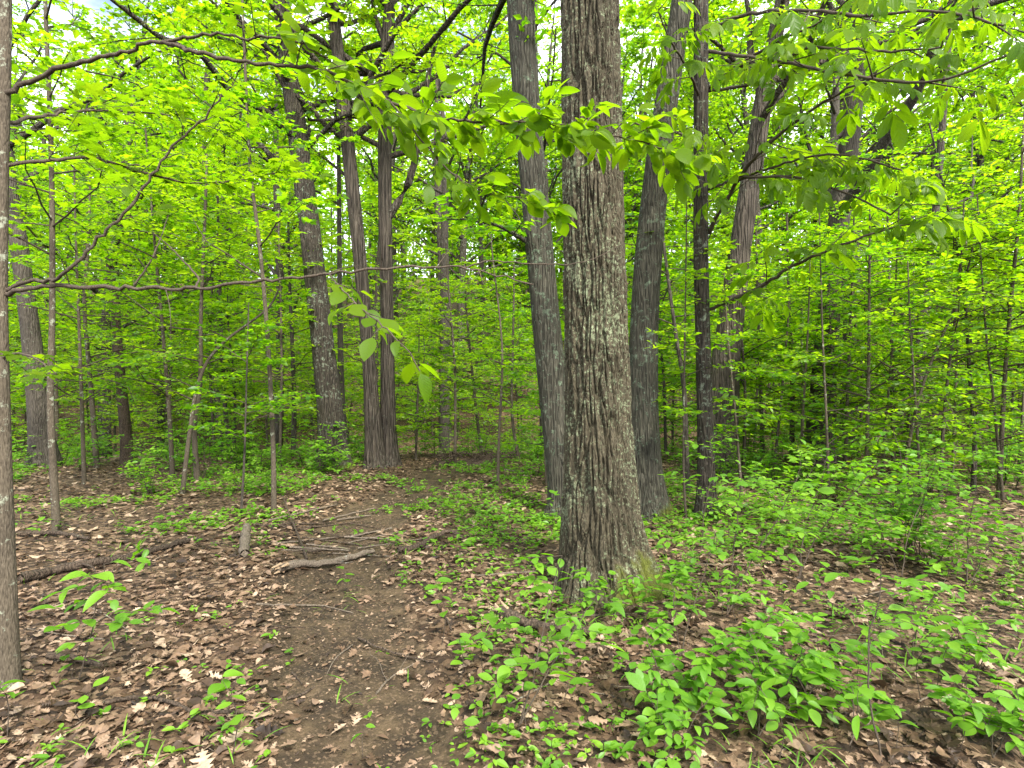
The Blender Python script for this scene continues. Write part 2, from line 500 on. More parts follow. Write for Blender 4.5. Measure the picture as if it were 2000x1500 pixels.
    L.new(bp.outputs['Normal'], b.inputs['Normal'])
    L.new(b.outputs[0], out.inputs['Surface'])
    return m

M_bark_big = bark_mat('bark_ridged_lichen', (0.024, 0.020, 0.012), (0.088, 0.074, 0.046), (0.165, 0.185, 0.11), vs=45, stretch=0.25, bump=0.008, lich=0.575, moss=0.9, ls=34)
M_bark = bark_mat('bark_grey_brown', (0.020, 0.016, 0.012), (0.078, 0.065, 0.048), (0.18, 0.20, 0.145), vs=24, stretch=0.11, bump=0.035, lich=0.60, moss=0.35)
M_bark_green = bark_mat('bark_greenish_grey', (0.024, 0.021, 0.015), (0.085, 0.080, 0.058), (0.13, 0.165, 0.11), vs=26, stretch=0.10, bump=0.035, lich=0.60, moss=0.5)
M_bark_shag = bark_mat('bark_shaggy', (0.028, 0.022, 0.017), (0.115, 0.094, 0.072), (0.20, 0.21, 0.16), vs=17, stretch=0.06, bump=0.06, lich=0.66)
M_bark_dark = bark_mat('bark_dark', (0.030, 0.025, 0.02), (0.075, 0.064, 0.05), (0.14, 0.15, 0.11), vs=22, stretch=0.15, bump=0.015, lich=0.66)
M_bark_sap = bark_mat('bark_sapling', (0.036, 0.028, 0.019), (0.105, 0.085, 0.060), (0.22, 0.23, 0.17), vs=60, stretch=0.2, bump=0.003, lich=0.62)
M_twig = bark_mat('bark_twig', (0.032, 0.024, 0.017), (0.085, 0.066, 0.048), (0.16, 0.16, 0.12), vs=80, stretch=0.3, bump=0.002, lich=0.70)
M_dead = bark_mat('dead_wood', (0.07, 0.054, 0.039), (0.18, 0.145, 0.108), (0.30, 0.30, 0.25), vs=40, stretch=0.5, bump=0.006, lich=0.66)
M_rot = bark_mat('rotten_dark_wood', (0.028, 0.020, 0.014), (0.09, 0.065, 0.045), (0.14, 0.13, 0.09), vs=30, stretch=0.5, bump=0.012, lich=0.68)
M_pale = bark_mat('pale_broken_wood', (0.20, 0.13, 0.075), (0.42, 0.31, 0.20), (0.45, 0.36, 0.26), vs=60, stretch=0.5, bump=0.004, lich=0.7)

def ground_mat():
    m, N, L = new_mat('forest_floor')
    out = N.new('ShaderNodeOutputMaterial')
    ge = N.new('ShaderNodeNewGeometry')
    at = N.new('ShaderNodeAttribute'); at.attribute_name = 'path'
    vo = N.new('ShaderNodeTexVoronoi'); vo.inputs['Scale'].default_value = 24
    nd = N.new('ShaderNodeTexNoise'); nd.inputs['Scale'].default_value = 6; nd.inputs['Detail'].default_value = 4
    L.new(ge.outputs['Position'], nd.inputs['Vector'])
    mxv = N.new('ShaderNodeMixRGB'); mxv.blend_type = 'LINEAR_LIGHT'; mxv.inputs['Fac'].default_value = 0.12
    L.new(ge.outputs['Position'], mxv.inputs['Color1']); L.new(nd.outputs['Color'], mxv.inputs['Color2'])
    L.new(mxv.outputs[0], vo.inputs['Vector'])
    sp = N.new('ShaderNodeSeparateColor'); L.new(vo.outputs['Color'], sp.inputs[0])
    lit = ramp(N, [(0.0, (0.014, 0.009, 0.005)), (0.4, (0.050, 0.029, 0.015)), (0.75, (0.11, 0.068, 0.038)), (1.0, (0.19, 0.13, 0.08))])
    L.new(sp.outputs[0], lit.inputs['Fac'])
    n1 = N.new('ShaderNodeTexNoise'); n1.inputs['Scale'].default_value = 5; n1.inputs['Detail'].default_value = 9; n1.inputs['Roughness'].default_value = 0.68
    L.new(ge.outputs['Position'], n1.inputs['Vector'])
    soil = ramp(N, [(0.32, (0.017, 0.011, 0.006)), (0.5, (0.046, 0.031, 0.016)), (0.68, (0.10, 0.068, 0.036))])
    L.new(n1.outputs['Fac'], soil.inputs['Fac'])
    # litter crumbs on the soil
    v2 = N.new('ShaderNodeTexVoronoi'); v2.inputs['Scale'].default_value = 85
    L.new(ge.outputs['Position'], v2.inputs['Vector'])
    s2 = N.new('ShaderNodeSeparateColor'); L.new(v2.outputs['Color'], s2.inputs[0])
    cr = ramp(N, [(0.80, (0, 0, 0)), (0.86, (1, 1, 1))]); L.new(s2.outputs[0], cr.inputs['Fac'])
    crm = N.new('ShaderNodeMath'); crm.operation = 'MULTIPLY'; crm.inputs[1].default_value = 0.7; L.new(cr.outputs['Color'], crm.inputs[0])
    sc = N.new('ShaderNodeMixRGB'); L.new(crm.outputs[0], sc.inputs['Fac']); L.new(soil.outputs['Color'], sc.inputs['Color1'])
    sc.inputs['Color2'].default_value = (0.13, 0.088, 0.052, 1)
    n2 = N.new('ShaderNodeTexNoise'); n2.inputs['Scale'].default_value = 3.5; n2.inputs['Detail'].default_value = 7
    L.new(ge.outputs['Position'], n2.inputs['Vector'])
    ad = N.new('ShaderNodeMath'); ad.operation = 'MULTIPLY_ADD'; ad.inputs[1].default_value = 0.9; 
    L.new(n2.outputs['Fac'], ad.inputs[0]); L.new(at.outputs['Fac'], ad.inputs[2])
    pr = ramp(N, [(0.66, (0, 0, 0)), (1.0, (1, 1, 1))]); L.new(ad.outputs[0], pr.inputs['Fac'])
    mx = N.new('ShaderNodeMixRGB'); L.new(pr.outputs['Color'], mx.inputs['Fac'])
    L.new(lit.outputs['Color'], mx.inputs['Color1']); L.new(sc.outputs[0], mx.inputs['Color2'])
    b = N.new('ShaderNodeBsdfPrincipled'); b.inputs['Roughness'].default_value = 0.88; b.inputs['Specular IOR Level'].default_value = 0.25
    L.new(mx.outputs[0], b.inputs['Base Color'])
    n3 = N.new('ShaderNodeTexNoise'); n3.inputs['Scale'].default_value = 38; n3.inputs['Detail'].default_value = 8; n3.inputs['Roughness'].default_value = 0.7
    L.new(ge.outputs['Position'], n3.inputs['Vector'])
    h = N.new('ShaderNodeMath'); h.operation = 'MULTIPLY_ADD'; h.inputs[1].default_value = 0.35
    L.new(sp.outputs[1], h.inputs[0]); L.new(n3.outputs['Fac'], h.inputs[2])
    bp = N.new('ShaderNodeBump'); bp.inputs['Strength'].default_value = 0.9; bp.inputs['Distance'].default_value = 0.03
    L.new(h.outputs[0], bp.inputs['Height']); L.new(bp.outputs['Normal'], b.inputs['Normal'])
    L.new(b.outputs[0], out.inputs['Surface'])
    return m
M_ground = ground_mat()

# ------------------------------------------------------------------ ground
def axis(lo, hi, fine, ratio, c):
    a = [0.0]
    s = fine
    while a[-1] < hi - c:
        a.append(a[-1] + s)
        if a[-1] > 3.0: s *= ratio
    b = [0.0]
    s = fine
    while b[-1] < c - lo:
        b.append(b[-1] + s)
        if b[-1] > 3.0: s *= ratio
    return np.array(sorted([c - v for v in b[1:]] + [c + v for v in a]))
gx = axis(-170, 170, 0.042, 1.05, 0.0)
gy = axis(-30, 240, 0.042, 1.045, 4.2)
GX, GY = np.meshgrid(gx, gy)
GZ = ground_z(GX, GY)
near = np.exp(-np.maximum(np.hypot(GX, GY - 3) - 3, 0) / 4)
GZ = GZ + near * (0.030 * (fbm(GX * 7, GY * 7, 0, 21, 3) - 0.5) + 0.02 * (vnoise(GX * 22, GY * 22, 0, 22) - 0.5))
g = Geo()
ny, nx = GX.shape
ii = np.arange(nx * ny).reshape(ny, nx)
g.add(np.stack([GX, GY, GZ], -1), quads=np.stack([ii[:-1, :-1], ii[:-1, 1:], ii[1:, 1:], ii[1:, :-1]], -1).reshape(-1, 4))
ground = obj('ground', g.mesh('ground', M_ground, vattr={'path': path_mask(GX, GY).ravel()}))
tag(ground, 'brown leaf strewn forest floor with a bare earth path', 'ground', kind='structure')

# ------------------------------------------------------------------ trees
LK = kite()
LEAF2 = leaf_template(2, 0.55, 0.2, 0.12)
LEAF3 = leaf_template(3, 0.52, 0.25, 0.15)
MAPLE = maple_template()

def trunk_geo(geo, path, rad, seg=20, flare=0.5, fz=0.22, lobes=5, bark=0.03, seed=0, disp=None, ring=None):
    """closed tapered trunk along path (k,3) with root flare measured from the first point"""
    L = np.linalg.norm(np.diff(path, axis=0), axis=1).sum()
    n = max(8, int(L / (ring or 0.12)))
    pr = spline(np.hstack([path, np.asarray(rad)[:, None]]), n)
    if n > 500:      # fine rings where the bark is seen close, coarse ones high up
        keep = (pr[:, 2] < path[0][2] + 5.2) | (np.arange(n) % 14 == 0) | (np.arange(n) == n - 1)
        pr = pr[keep]; n = len(pr)
    c, r = pr[:, :3], pr[:, 3]
    T = unit(np.gradient(c, axis=0))
    U = unit(np.cross(T, np.array([0.0, 1.0, 0.0]))); W = np.cross(T, U)
    a = np.arange(seg) / seg * 2 * np.pi
    s = np.concatenate([[0], np.cumsum(np.linalg.norm(np.diff(c, axis=0), axis=1))])
    S, A = np.meshgrid(s, a, indexing='ij')
    ca, sa = np.cos(A), np.sin(A)
    R = r[:, None] * (1 + bark * 2 * (fbm(ca * 1.6 + 9, sa * 1.6 + 4, S * 0.9, seed, 3) - 0.5) * 2)
    hh = np.maximum(c[:, 2:3] - path[0][2], 0) + 0 * A
    lob = 0.55 + 0.45 * np.cos(lobes * A + seed * 1.7 + 1.3 * np.sin(A + seed))
    R = R * (1 + flare * np.exp(-hh / fz) * lob + 0.35 * flare * np.exp(-hh / (fz * 3)))
    if disp is not None: R = R + disp(S, A, r)
    V = c[:, None] + R[..., None] * (ca[..., None] * U[:, None] + sa[..., None] * W[:, None])
    idx = np.arange(n * seg).reshape(n, seg)
    i0, i1 = idx[:-1], idx[1:]
    q = np.stack([i0, np.roll(i0, -1, 1), np.roll(i1, -1, 1), i1], -1).reshape(-1, 4)
    geo.add(V, quads=q)
    # cap
    geo.add(np.vstack([V[-1], c[-1:] + T[-1:] * r[-1] * 0.3]), tris=np.stack([np.arange(seg), np.roll(np.arange(seg), -1), np.full(seg, seg)], -1))
    return c, r

def px_path(pts, d, base, dz=None):
    """photo points top to bottom -> 3D path bottom to top at depth d, base on the ground"""
    out = [np.asarray(base, float)]
    for k, p in enumerate(pts[::-1][1:]):
        dd = d if len(p) < 4 else p[3]
        out.append(P(p[0], p[1], dd))
    return out

def base_of(px, py, d=None):
    if d is None:
        return ground_hit(px, py)
    x = (px - 1000) / FPX * d
    return np.array([x, d, gz(x, d)])

def limb_paths(start, dirs, L, K=6, rng=RNG, bend=0.10, rise=0.10):
    s = np.linspace(0, 1, K)
    n = len(start)
    b = rng.normal(0, bend, (n, 1, 3)) * (s ** 2)[None, :, None] + rng.normal(0, bend * 0.35, (n, K, 3)) * s[None, :, None]
    b[..., 2] += rise * s[None] ** 2
    return start[:, None] + np.asarray(L)[:, None, None] * (unit(dirs)[:, None] * s[None, :, None] + b)

def canopy_crown(wood, leafg, c, r, z0, rng, n1=14, Lr=(2.4, 4.2), kids=6, tw=6, q=5, size=0.13, tmpl=LK, spread=0.55, el=(10, 50), droop=0.15, keep=0.9):
    """limbs from the trunk centre line c above z0, branches, twigs and leaves"""
    zz = c[:, 2]
    zs = np.linspace(z0, zz[-1] - 0.2, n1) + rng.uniform(-0.3, 0.3, n1)
    st = np.stack([np.interp(zs, zz, c[:, k]) for k in range(3)], 1)
    rr = np.interp(zs, zz, r)
    az = np.arange(n1) * 2.399 + rng.uniform(0, 6.28) + rng.normal(0, 0.4, n1)
    e = np.radians(rng.uniform(el[0], el[1], n1))
    d = np.stack([np.cos(az) * np.cos(e), np.sin(az) * np.cos(e), np.sin(e)], 1)
    f = (zs - z0) / max(zz[-1] - z0, 0.1)
    L = rng.uniform(*Lr, n1) * (1.05 - 0.55 * f ** 1.5)
    l1 = limb_paths(st, d, L, 7, rng, 0.12, 0.12)
    s = np.linspace(1, 0.25, 7)
    tubes(wood, l1, np.minimum(rr * 0.55, 0.016 * L + 0.012)[:, None] * s[None], 6)
    l2, t2 = sub_branches(l1, kids, 0.22, 0.98, 48, 0.42, rng, up=0.06, K=5, lscale=(0.5, 1.9))
    tubes(wood, l2, (0.012 * np.linspace(1, 0.35, 5))[None].repeat(len(l2), 0), 4)
    l3, t3 = sub_branches(l2, tw, 0.12, 0.98, 50, 0.40, rng, up=0.02, K=3, lscale=(0.18, 0.7))
    tubes(wood, l3, (0.0045 * np.linspace(1, 0.5, 3))[None].repeat(len(l3), 0), 3)
    p, d, nr = leaves_on(l3, q, rng, spread=spread, droop=droop, keep=keep)
    p2, d2, n2 = leaves_on(l2, 7, rng, spread=spread, droop=droop, keep=keep, t0=0.4)
    p, d, nr = np.vstack([p, p2]), np.vstack([d, d2]), np.vstack([nr, n2])
    scatter(leafg, tmpl, p, d, nr, rng.lognormal(math.log(size), 0.22, len(p)), rng.random(len(p)) * 0.65)
    return l1

def sapling_crown(wood, leafg, c, r, z0, z1, rng, nb=26, Lr=(0.9, 1.8), tw=9, q=6, size=0.085, tmpl=LK, spread=0.32, el=(5, 30), droop=0.05, keep=0.88, shape=1.0):
    zz = c[:, 2]
    zs = np.sort(rng.uniform(z0, min(z1, zz[-1]), nb))
    st = np.stack([np.interp(zs, zz, c[:, k]) for k in range(3)], 1)
    rr = np.interp(zs, zz, r)
    az = np.arange(nb) * 2.399 + rng.uniform(0, 6.28) + rng.normal(0, 0.5, nb)
    e = np.radians(rng.uniform(el[0], el[1], nb))
    d = np.stack([np.cos(az) * np.cos(e), np.sin(az) * np.cos(e), np.sin(e)], 1)
    f = (zs - z0) / max(z1 - z0, 0.1)
    L = rng.uniform(*Lr, nb) * (1.1 - 0.6 * f ** 1.6 * shape)
    l1 = limb_paths(st, d, L, 6, rng, 0.10, -0.12)
    tubes(wood, l1, (np.minimum(rr * 0.6, 0.007 * L + 0.002))[:, None] * np.linspace(1, 0.3, 6)[None], 4)
    l2, t2 = sub_branches(l1, tw, 0.15, 0.99, 52, 0.40, rng, up=-0.01, flat=0.7, K=3, lscale=(0.12, 0.75))
    tubes(wood, l2, (0.0028 * np.linspace(1, 0.5, 3))[None].repeat(len(l2), 0), 3)
    p, d, nr = leaves_on(l2, q, rng, spread=spread, droop=droop, keep=keep)
    p2, d2, n2 = leaves_on(l1, 8, rng, spread=spread, droop=droop, keep=keep, t0=0.45)
    p, d, nr = np.vstack([p, p2]), np.vstack([d, d2]), np.vstack([nr, n2])
    scatter(leafg, tmpl, p, d, nr, rng.lognormal(math.log(size), 0.25, len(p)), rng.random(len(p)) * 0.65)

def finish_tree(name, label, cat, base, trunk_g, wood_g, leaf_g, bark, group=None, limb_mat=None, limb_list=(), limb_name='limb'):
    root = thing(name, label, cat, base, group)
    tr = obj('trunk', trunk_g.mesh('trunk', bark, origin=base), root)
    for lg1 in limb_list: obj(limb_name, lg1.mesh(limb_name, limb_mat or bark, origin=base), root)
    if wood_g.n:
        o = obj('branches', wood_g.mesh('branches', limb_mat or bark, origin=base), root); o['kind'] = 'stuff'
    if leaf_g.n:
        o = obj('crown', leaf_g.mesh('crown', M_leaf, smooth=False, origin=base), root); o['kind'] = 'stuff'
    return root

def photo_tree(name, label, pts, base, bark, top_h, crown=None, seg=24, flare=0.5, seed=0, limbs=(), ring=None, disp=None, cat='tree', fz=0.22, lobes=5, bark_amp=0.03, group=None, extra=None):
    """pts: (px,py,width px) top to bottom; the last is the base"""
    rng = np.random.default_rng(100 + seed)
    base = np.asarray(base, float); d = base[1]
    path = [base + np.array([0, 0, -0.12]), base + np.array([0, 0, 0.02])]
    rad = [pts[-1][2] / 2 / FPX * d] * 2
    for p in pts[::-1][1:]:
        q = P(p[0], p[1], d)
        if q[2] > path[-1][2] + 0.15:
            path.append(q); rad.append(p[2] / 2 / FPX * d)
    if top_h > path[-1][2] + 0.8:
        v = unit(path[-1] - path[-2]); v = unit(v + np.array([0, 0, 0.8]))
        h = top_h - path[-1][2]
        path.append(path[-1] + v * h * 0.5 / v[2]); rad.append(rad[-1] * 0.68)
        path.append(path[-1] + v * h * 0.5 / v[2] + np.array([rng.normal(0, .2), rng.normal(0, .2), 0])); rad.append(rad[-1] * 0.3)
    tg, wg, lg = Geo(), Geo(), Geo()
    c, r = trunk_geo(tg, np.array(path), rad, seg, flare, fz, lobes, bark_amp, seed, disp, ring)
    limb_list = []
    for lp, lw, nch in limbs:       # explicit limbs, photo points (px,py[,depth offset])
        q = np.array([P(a[0], a[1], d + (a[2] if len(a) > 2 else 0)) for a in lp])
        q = spline(q, 12)[None]
        lm = Geo(); limb_list.append(lm)
        tubes(lm, q, (lw / 2 / FPX * d * np.linspace(1, 0.3, 12))[None], 8)
        if nch:
            l2, _ = sub_branches(q, nch, 0.25, 1.0, 50, 0.33, rng, up=0.08, K=5, lscale=(0.4, 1.5))
            tubes(wg, l2, (0.010 * np.linspace(1, 0.35, 5))[None].repeat(len(l2), 0), 4)
            l3, _ = sub_branches(l2, 6, 0.12, 0.98, 50, 0.45, rng, K=3, lscale=(0.15, 0.6))
            tubes(wg, l3, (0.004 * np.linspace(1, 0.5, 3))[None].repeat(len(l3), 0), 3)
            pp, dd, nn = leaves_on(l3, 5, rng, spread=0.5, droop=0.15)
            scatter(lg, LK, pp, dd, nn, rng.lognormal(math.log(0.11), 0.22, len(pp)), rng.random(len(pp)) * 0.65)
    if crown: canopy_crown(wg, lg, c, r, rng=rng, **crown)
    if extra: limb_list += extra(rng)
    return finish_tree(name, label, cat, base, tg, wg, lg, bark, group, None, limb_list, 'root' if extra else 'limb'), c, r

# the large ridged trunk
def worley_ridges(S, A, r):
    """interlacing vertical ridges: distance to cell borders in stretched, wrapped cells"""
    nA = 40
    u = A / (2 * np.pi) * nA + 1.1 * (fbm(np.cos(A) * 5 + 3, np.sin(A) * 5 + 3, S * 2.2, 41, 3) - 0.5) * 2
    v = S / 0.45 + 0.6 * (fbm(np.cos(A) * 9, np.sin(A) * 9, S * 4, 47, 2) - 0.5)
    iu, iv = np.floor(u).astype(np.int64), np.floor(v).astype(np.int64)
    d1 = np.full(u.shape, 9.0); d2 = np.full(u.shape, 9.0); hid = np.zeros(u.shape)
    for a in (-1, 0, 1):
        for b in (-1, 0, 1):
            cu, cv = iu + a, iv + b
            w = np.mod(cu, nA)
            x = cu + 0.15 + 0.7 * _hash(w, cv, 0 * cu, 5) - u
            y = (cv + _hash(w, cv, 0 * cu, 6) - v) * 0.75
            dd = np.hypot(x, y)
            hid = np.where(dd < d1, _hash(w, cv, 0 * cu, 9), hid)
            d2 = np.where(dd < d1, d1, np.minimum(d2, dd)); d1 = np.minimum(d1, dd)
    e = sstep(0.03, 0.34, d2 - d1)
    fine = fbm(np.cos(A) * 40, np.sin(A) * 40, S * 26, 51, 2)
    return 0.036 * (e - 0.6) + 0.010 * (hid - 0.5) + 0.012 * (fine - 0.5)

baseA = ground_hit(1185, 1142)
def rootsA(rng):
    b = baseA; out = []
    for ang, ln, w in ((-0.35, 0.52, 0.13), (0.9, 0.45, 0.09), (2.5, 0.45, 0.08), (3.5, 0.30, 0.10), (-1.4, 0.32, 0.10)):
        dx, dy = math.cos(ang), math.sin(ang)
        pts = []
        for t in np.linspace(0, 1, 8):
            rr = 0.14 + ln * t
            x, y = b[0] + dx * rr, b[1] + dy * rr
            pts.append([x, y, max(gz(x, y) - 0.05 * t, gz(x, y) + 0.42 * (1 - t) ** 2.2 - 0.06)])
        rg = Geo(); out.append(rg)
        tubes(rg, spline(np.array(pts), 30)[None], (w * np.linspace(1.0, 0.35, 30) * (1 + .12 * (fbm(np.arange(30) * .5, ang) - .5)))[None], 24)
    return out
bigtree, cA, rA = photo_tree('large_tree', 'largest thick trunk with deeply ridged bark and grey green lichen, rooted beside the path',
    [(1151, -60, 104), (1152, 0, 106), (1161, 500, 112), (1168, 800, 121), (1172, 950, 133), (1176, 1060, 146), (1184, 1142, 165)],
    baseA, M_bark_big, 10, dict(z0=7.5, n1=6, Lr=(2.2, 4.2), kids=6, size=0.14, keep=0.4), seg=360, flare=0.50, seed=1,
    ring=0.0125, disp=worley_ridges, fz=0.20, lobes=4, bark_amp=0.022, extra=rootsA)

photo_tree('leaning_tree', 'slim grey trunk leaning out from behind the large lichen covered trunk',
    [(1014, -20, 50), (1028, 200, 52), (1046, 400, 53), (1064, 600, 54), (1086, 800, 58), (1108, 960, 66), (1112, 1004, 76)],
    ground_hit(1112, 1004), M_bark_green, 10, dict(z0=6.4, n1=7, kids=5, size=0.13, keep=0.4), seg=64, seed=2, ring=0.04, flare=0.65,
    limbs=[([(1040, 480), (1012, 462, -0.1), (970, 440, -0.3), (900, 428, -0.5)], 10, 6), ([(1040, 170), (1040, 60), (1043, -60)], 16, 3)])

photo_tree('forked_tree', 'dark trunk with mossy base leaning right, swollen double stem near the ground',
    [(1334, -20, 40), (1312, 130, 43), (1290, 280, 47), (1271, 450, 51), (1260, 600, 54), (1256, 750, 57), (1258, 880, 60), (1264, 1008, 68)],
    ground_hit(1264, 1008), M_bark_green, 10, dict(z0=6.4, n1=7, kids=5, size=0.13, keep=0.4), seg=64, seed=3, ring=0.04, flare=0.75,
    limbs=[([(1250, 985), (1240, 900), (1243, 800), (1254, 700)], 52, 0)])

# hickory at the right of the large trunk: straight slim trunk, big compound leaves on near branches
baseD = ground_hit(1380, 1008)
hick, cD, rD = photo_tree('slender_tree', 'straight slim dark trunk carrying big drooping compound leaves',
    [(1369, -30, 27), (1369, 250, 28), (1369, 500, 28), (1374, 700, 29), (1379, 900, 32), (1381, 1008, 38)],
    baseD, M_bark, 9.5, dict(z0=6.8, n1=6, kids=5, size=0.14, keep=0.4), seg=48, seed=4, ring=0.04, flare=0.8, fz=.12)

photo_tree('hollow_tree', 'leaning brown trunk with dark split hollow on its right side, forking high up',
    [(1532, -20, 26), (1512, 80, 30), (1492, 190, 34), (1470, 330, 37), (1448, 470, 40), (1428, 620, 48), (1412, 760, 58), (1404, 905, 66)],
    base_of(1404, 905, 10.5), M_bark_shag, 11.5, dict(z0=6.2, n1=15, kids=7, size=0.13), seg=40, seed=5, ring=0.08,
    limbs=[([(1486, 180), (1466, 100), (1462, 20), (1440, -60)], 18, 5), ([(1445, 570), (1436, 680), (1420, 800)], 26, 0)])

photo_tree('dark_tree', 'dark trunk with long diagonal limb reaching up to the right',
    [(1690, -20, 28), (1676, 100, 30), (1664, 230, 34), (1645, 380, 36), (1628, 520, 38), (1612, 700, 42), (1598, 915, 50)],
    base_of(1598, 915, 11.5), M_bark_dark, 12.5, dict(z0=7.0, n1=15, kids=7, size=0.13), seg=36, seed=6, ring=0.1,
    limbs=[([(1636, 425), (1690, 345, -.8), (1735, 262, -1.4), (1795, 175, -2.0), (1832, 70, -2.6), (1900, 20, -3), (1990, -10, -3.3)], 25, 5), ([(1655, 250), (1590, 300), (1570, 240), (1560, 190)], 11, 6)])

photo_tree('left_leaning_tree', 'tall dark straight trunk leaning left with mossy flared base behind the path',
    [(548, -20, 32), (568, 150, 35), (586, 300, 37), (603, 430, 39), (620, 580, 41), (636, 720, 44), (647, 830, 48), (652, 912, 56)],
    ground_hit(652, 914), M_bark, 12, dict(z0=5.6, n1=20, kids=8, size=0.13), seg=40, seed=7, ring=0.05, flare=0.8)

photo_tree('shaggy_tree', 'slim curving trunk with shaggy peeling bark, next to the mossy based leaning trunk',
    [(645, -20, 22), (662, 120, 24), (677, 260, 26), (692, 400, 26), (708, 560, 25), (722, 730, 26), (733, 912, 36)],
    ground_hit(733, 912), M_bark_shag, 11.5, dict(z0=6.0, n1=17, kids=7, size=0.13), seg=32, seed=8, ring=0.05, flare=0.75,
    limbs=[([(700, 365), (660, 330, 0.2), (620, 298, 0.4), (590, 270, 0.6)], 8, 4)])

photo_tree('straight_shaggy_tree', 'upright trunk with shaggy bark and a forked limb, standing right of the curving shaggy trunk',
    [(765, -40, 20), (757, 80, 24), (752, 220, 26), (752, 400, 26), (755, 560, 26), (757, 740, 27), (758, 908, 34)],
    ground_hit(758, 908), M_bark_shag, 12, dict(z0=6.0, n1=17, kids=7, size=0.13), seg=32, seed=9, ring=0.05, flare=0.75,
    limbs=[([(757, 425), (795, 365), (815, 290), (832, 180), (850, 90), (890, 30)], 17, 9), ([(756, 90), (735, 40), (722, -30)], 14, 5)])

photo_tree('dark_leaning_tree', 'dark trunk leaning left behind the thin sapling near the peeling edge trunk',
    [(20, 380, 26), (36, 470, 29), (52, 590, 30), (66, 700, 33), (78, 820, 38), (86, 912, 46)],
    base_of(86, 908, 11.0), M_bark_dark, 11.5, dict(z0=4.8, n1=18, kids=7, size=0.13), seg=32, seed=10, ring=0.1)

photo_tree('dead_snag', 'broken dark dead trunk with hollow holes among the left saplings',
    [(212, 500, 12), (222, 580, 15), (232, 700, 16), (243, 820, 18), (250, 915, 22)],
    base_of(250, 912, 11.4), M_rot, 4.2, None, seg=24, seed=11, ring=0.05, bark_amp=0.12, cat='dead tree')

for k, (lab, pts, d) in enumerate((
    ('mid sized trunk half hidden by leaves behind the dark trunk with the diagonal limb', [(1625, 420, 22), (1614, 600, 26), (1600, 915, 34)], 17.5),
    ('grey trunk behind the leafy right hand thicket', [(1668, 420, 24), (1662, 640, 28), (1655, 915, 34)], 19),
    ('crooked dark trunk rising from the right hand thicket', [(1822, 480, 14), (1800, 640, 22), (1788, 790, 24), (1772, 925, 30)], 12.6),
    ('short looking thick trunk in the sunny hollow beyond the path', [(868, 500, 16), (868, 760, 19), (868, 915, 22)], 18.5),
    ('straight grey trunk just left of the slim leaning trunk', [(1052, 420, 15), (1058, 600, 17), (1066, 915, 21)], 13.5),
    ('pale trunk seen through the leaves beyond the uprooted mound', [(860, 420, 20), (866, 520, 22), (870, 760, 25)], 27),
    ('thin dark trunk close behind the mossy based leaning trunk', [(664, 600, 10), (667, 760, 12), (674, 915, 15)], 13.6))):
    photo_tree('background_tree', lab, pts, base_of(pts[-1][0], 0, d), (M_bark_dark, M_bark, M_bark_dark, M_bark_dark, M_bark, M_bark_shag, M_bark_dark)[k], 13 + k % 3 * 2,
               dict(z0=5.0 + k % 2, n1=9, kids=6, size=0.12), seg=20, seed=30 + k, ring=0.15)

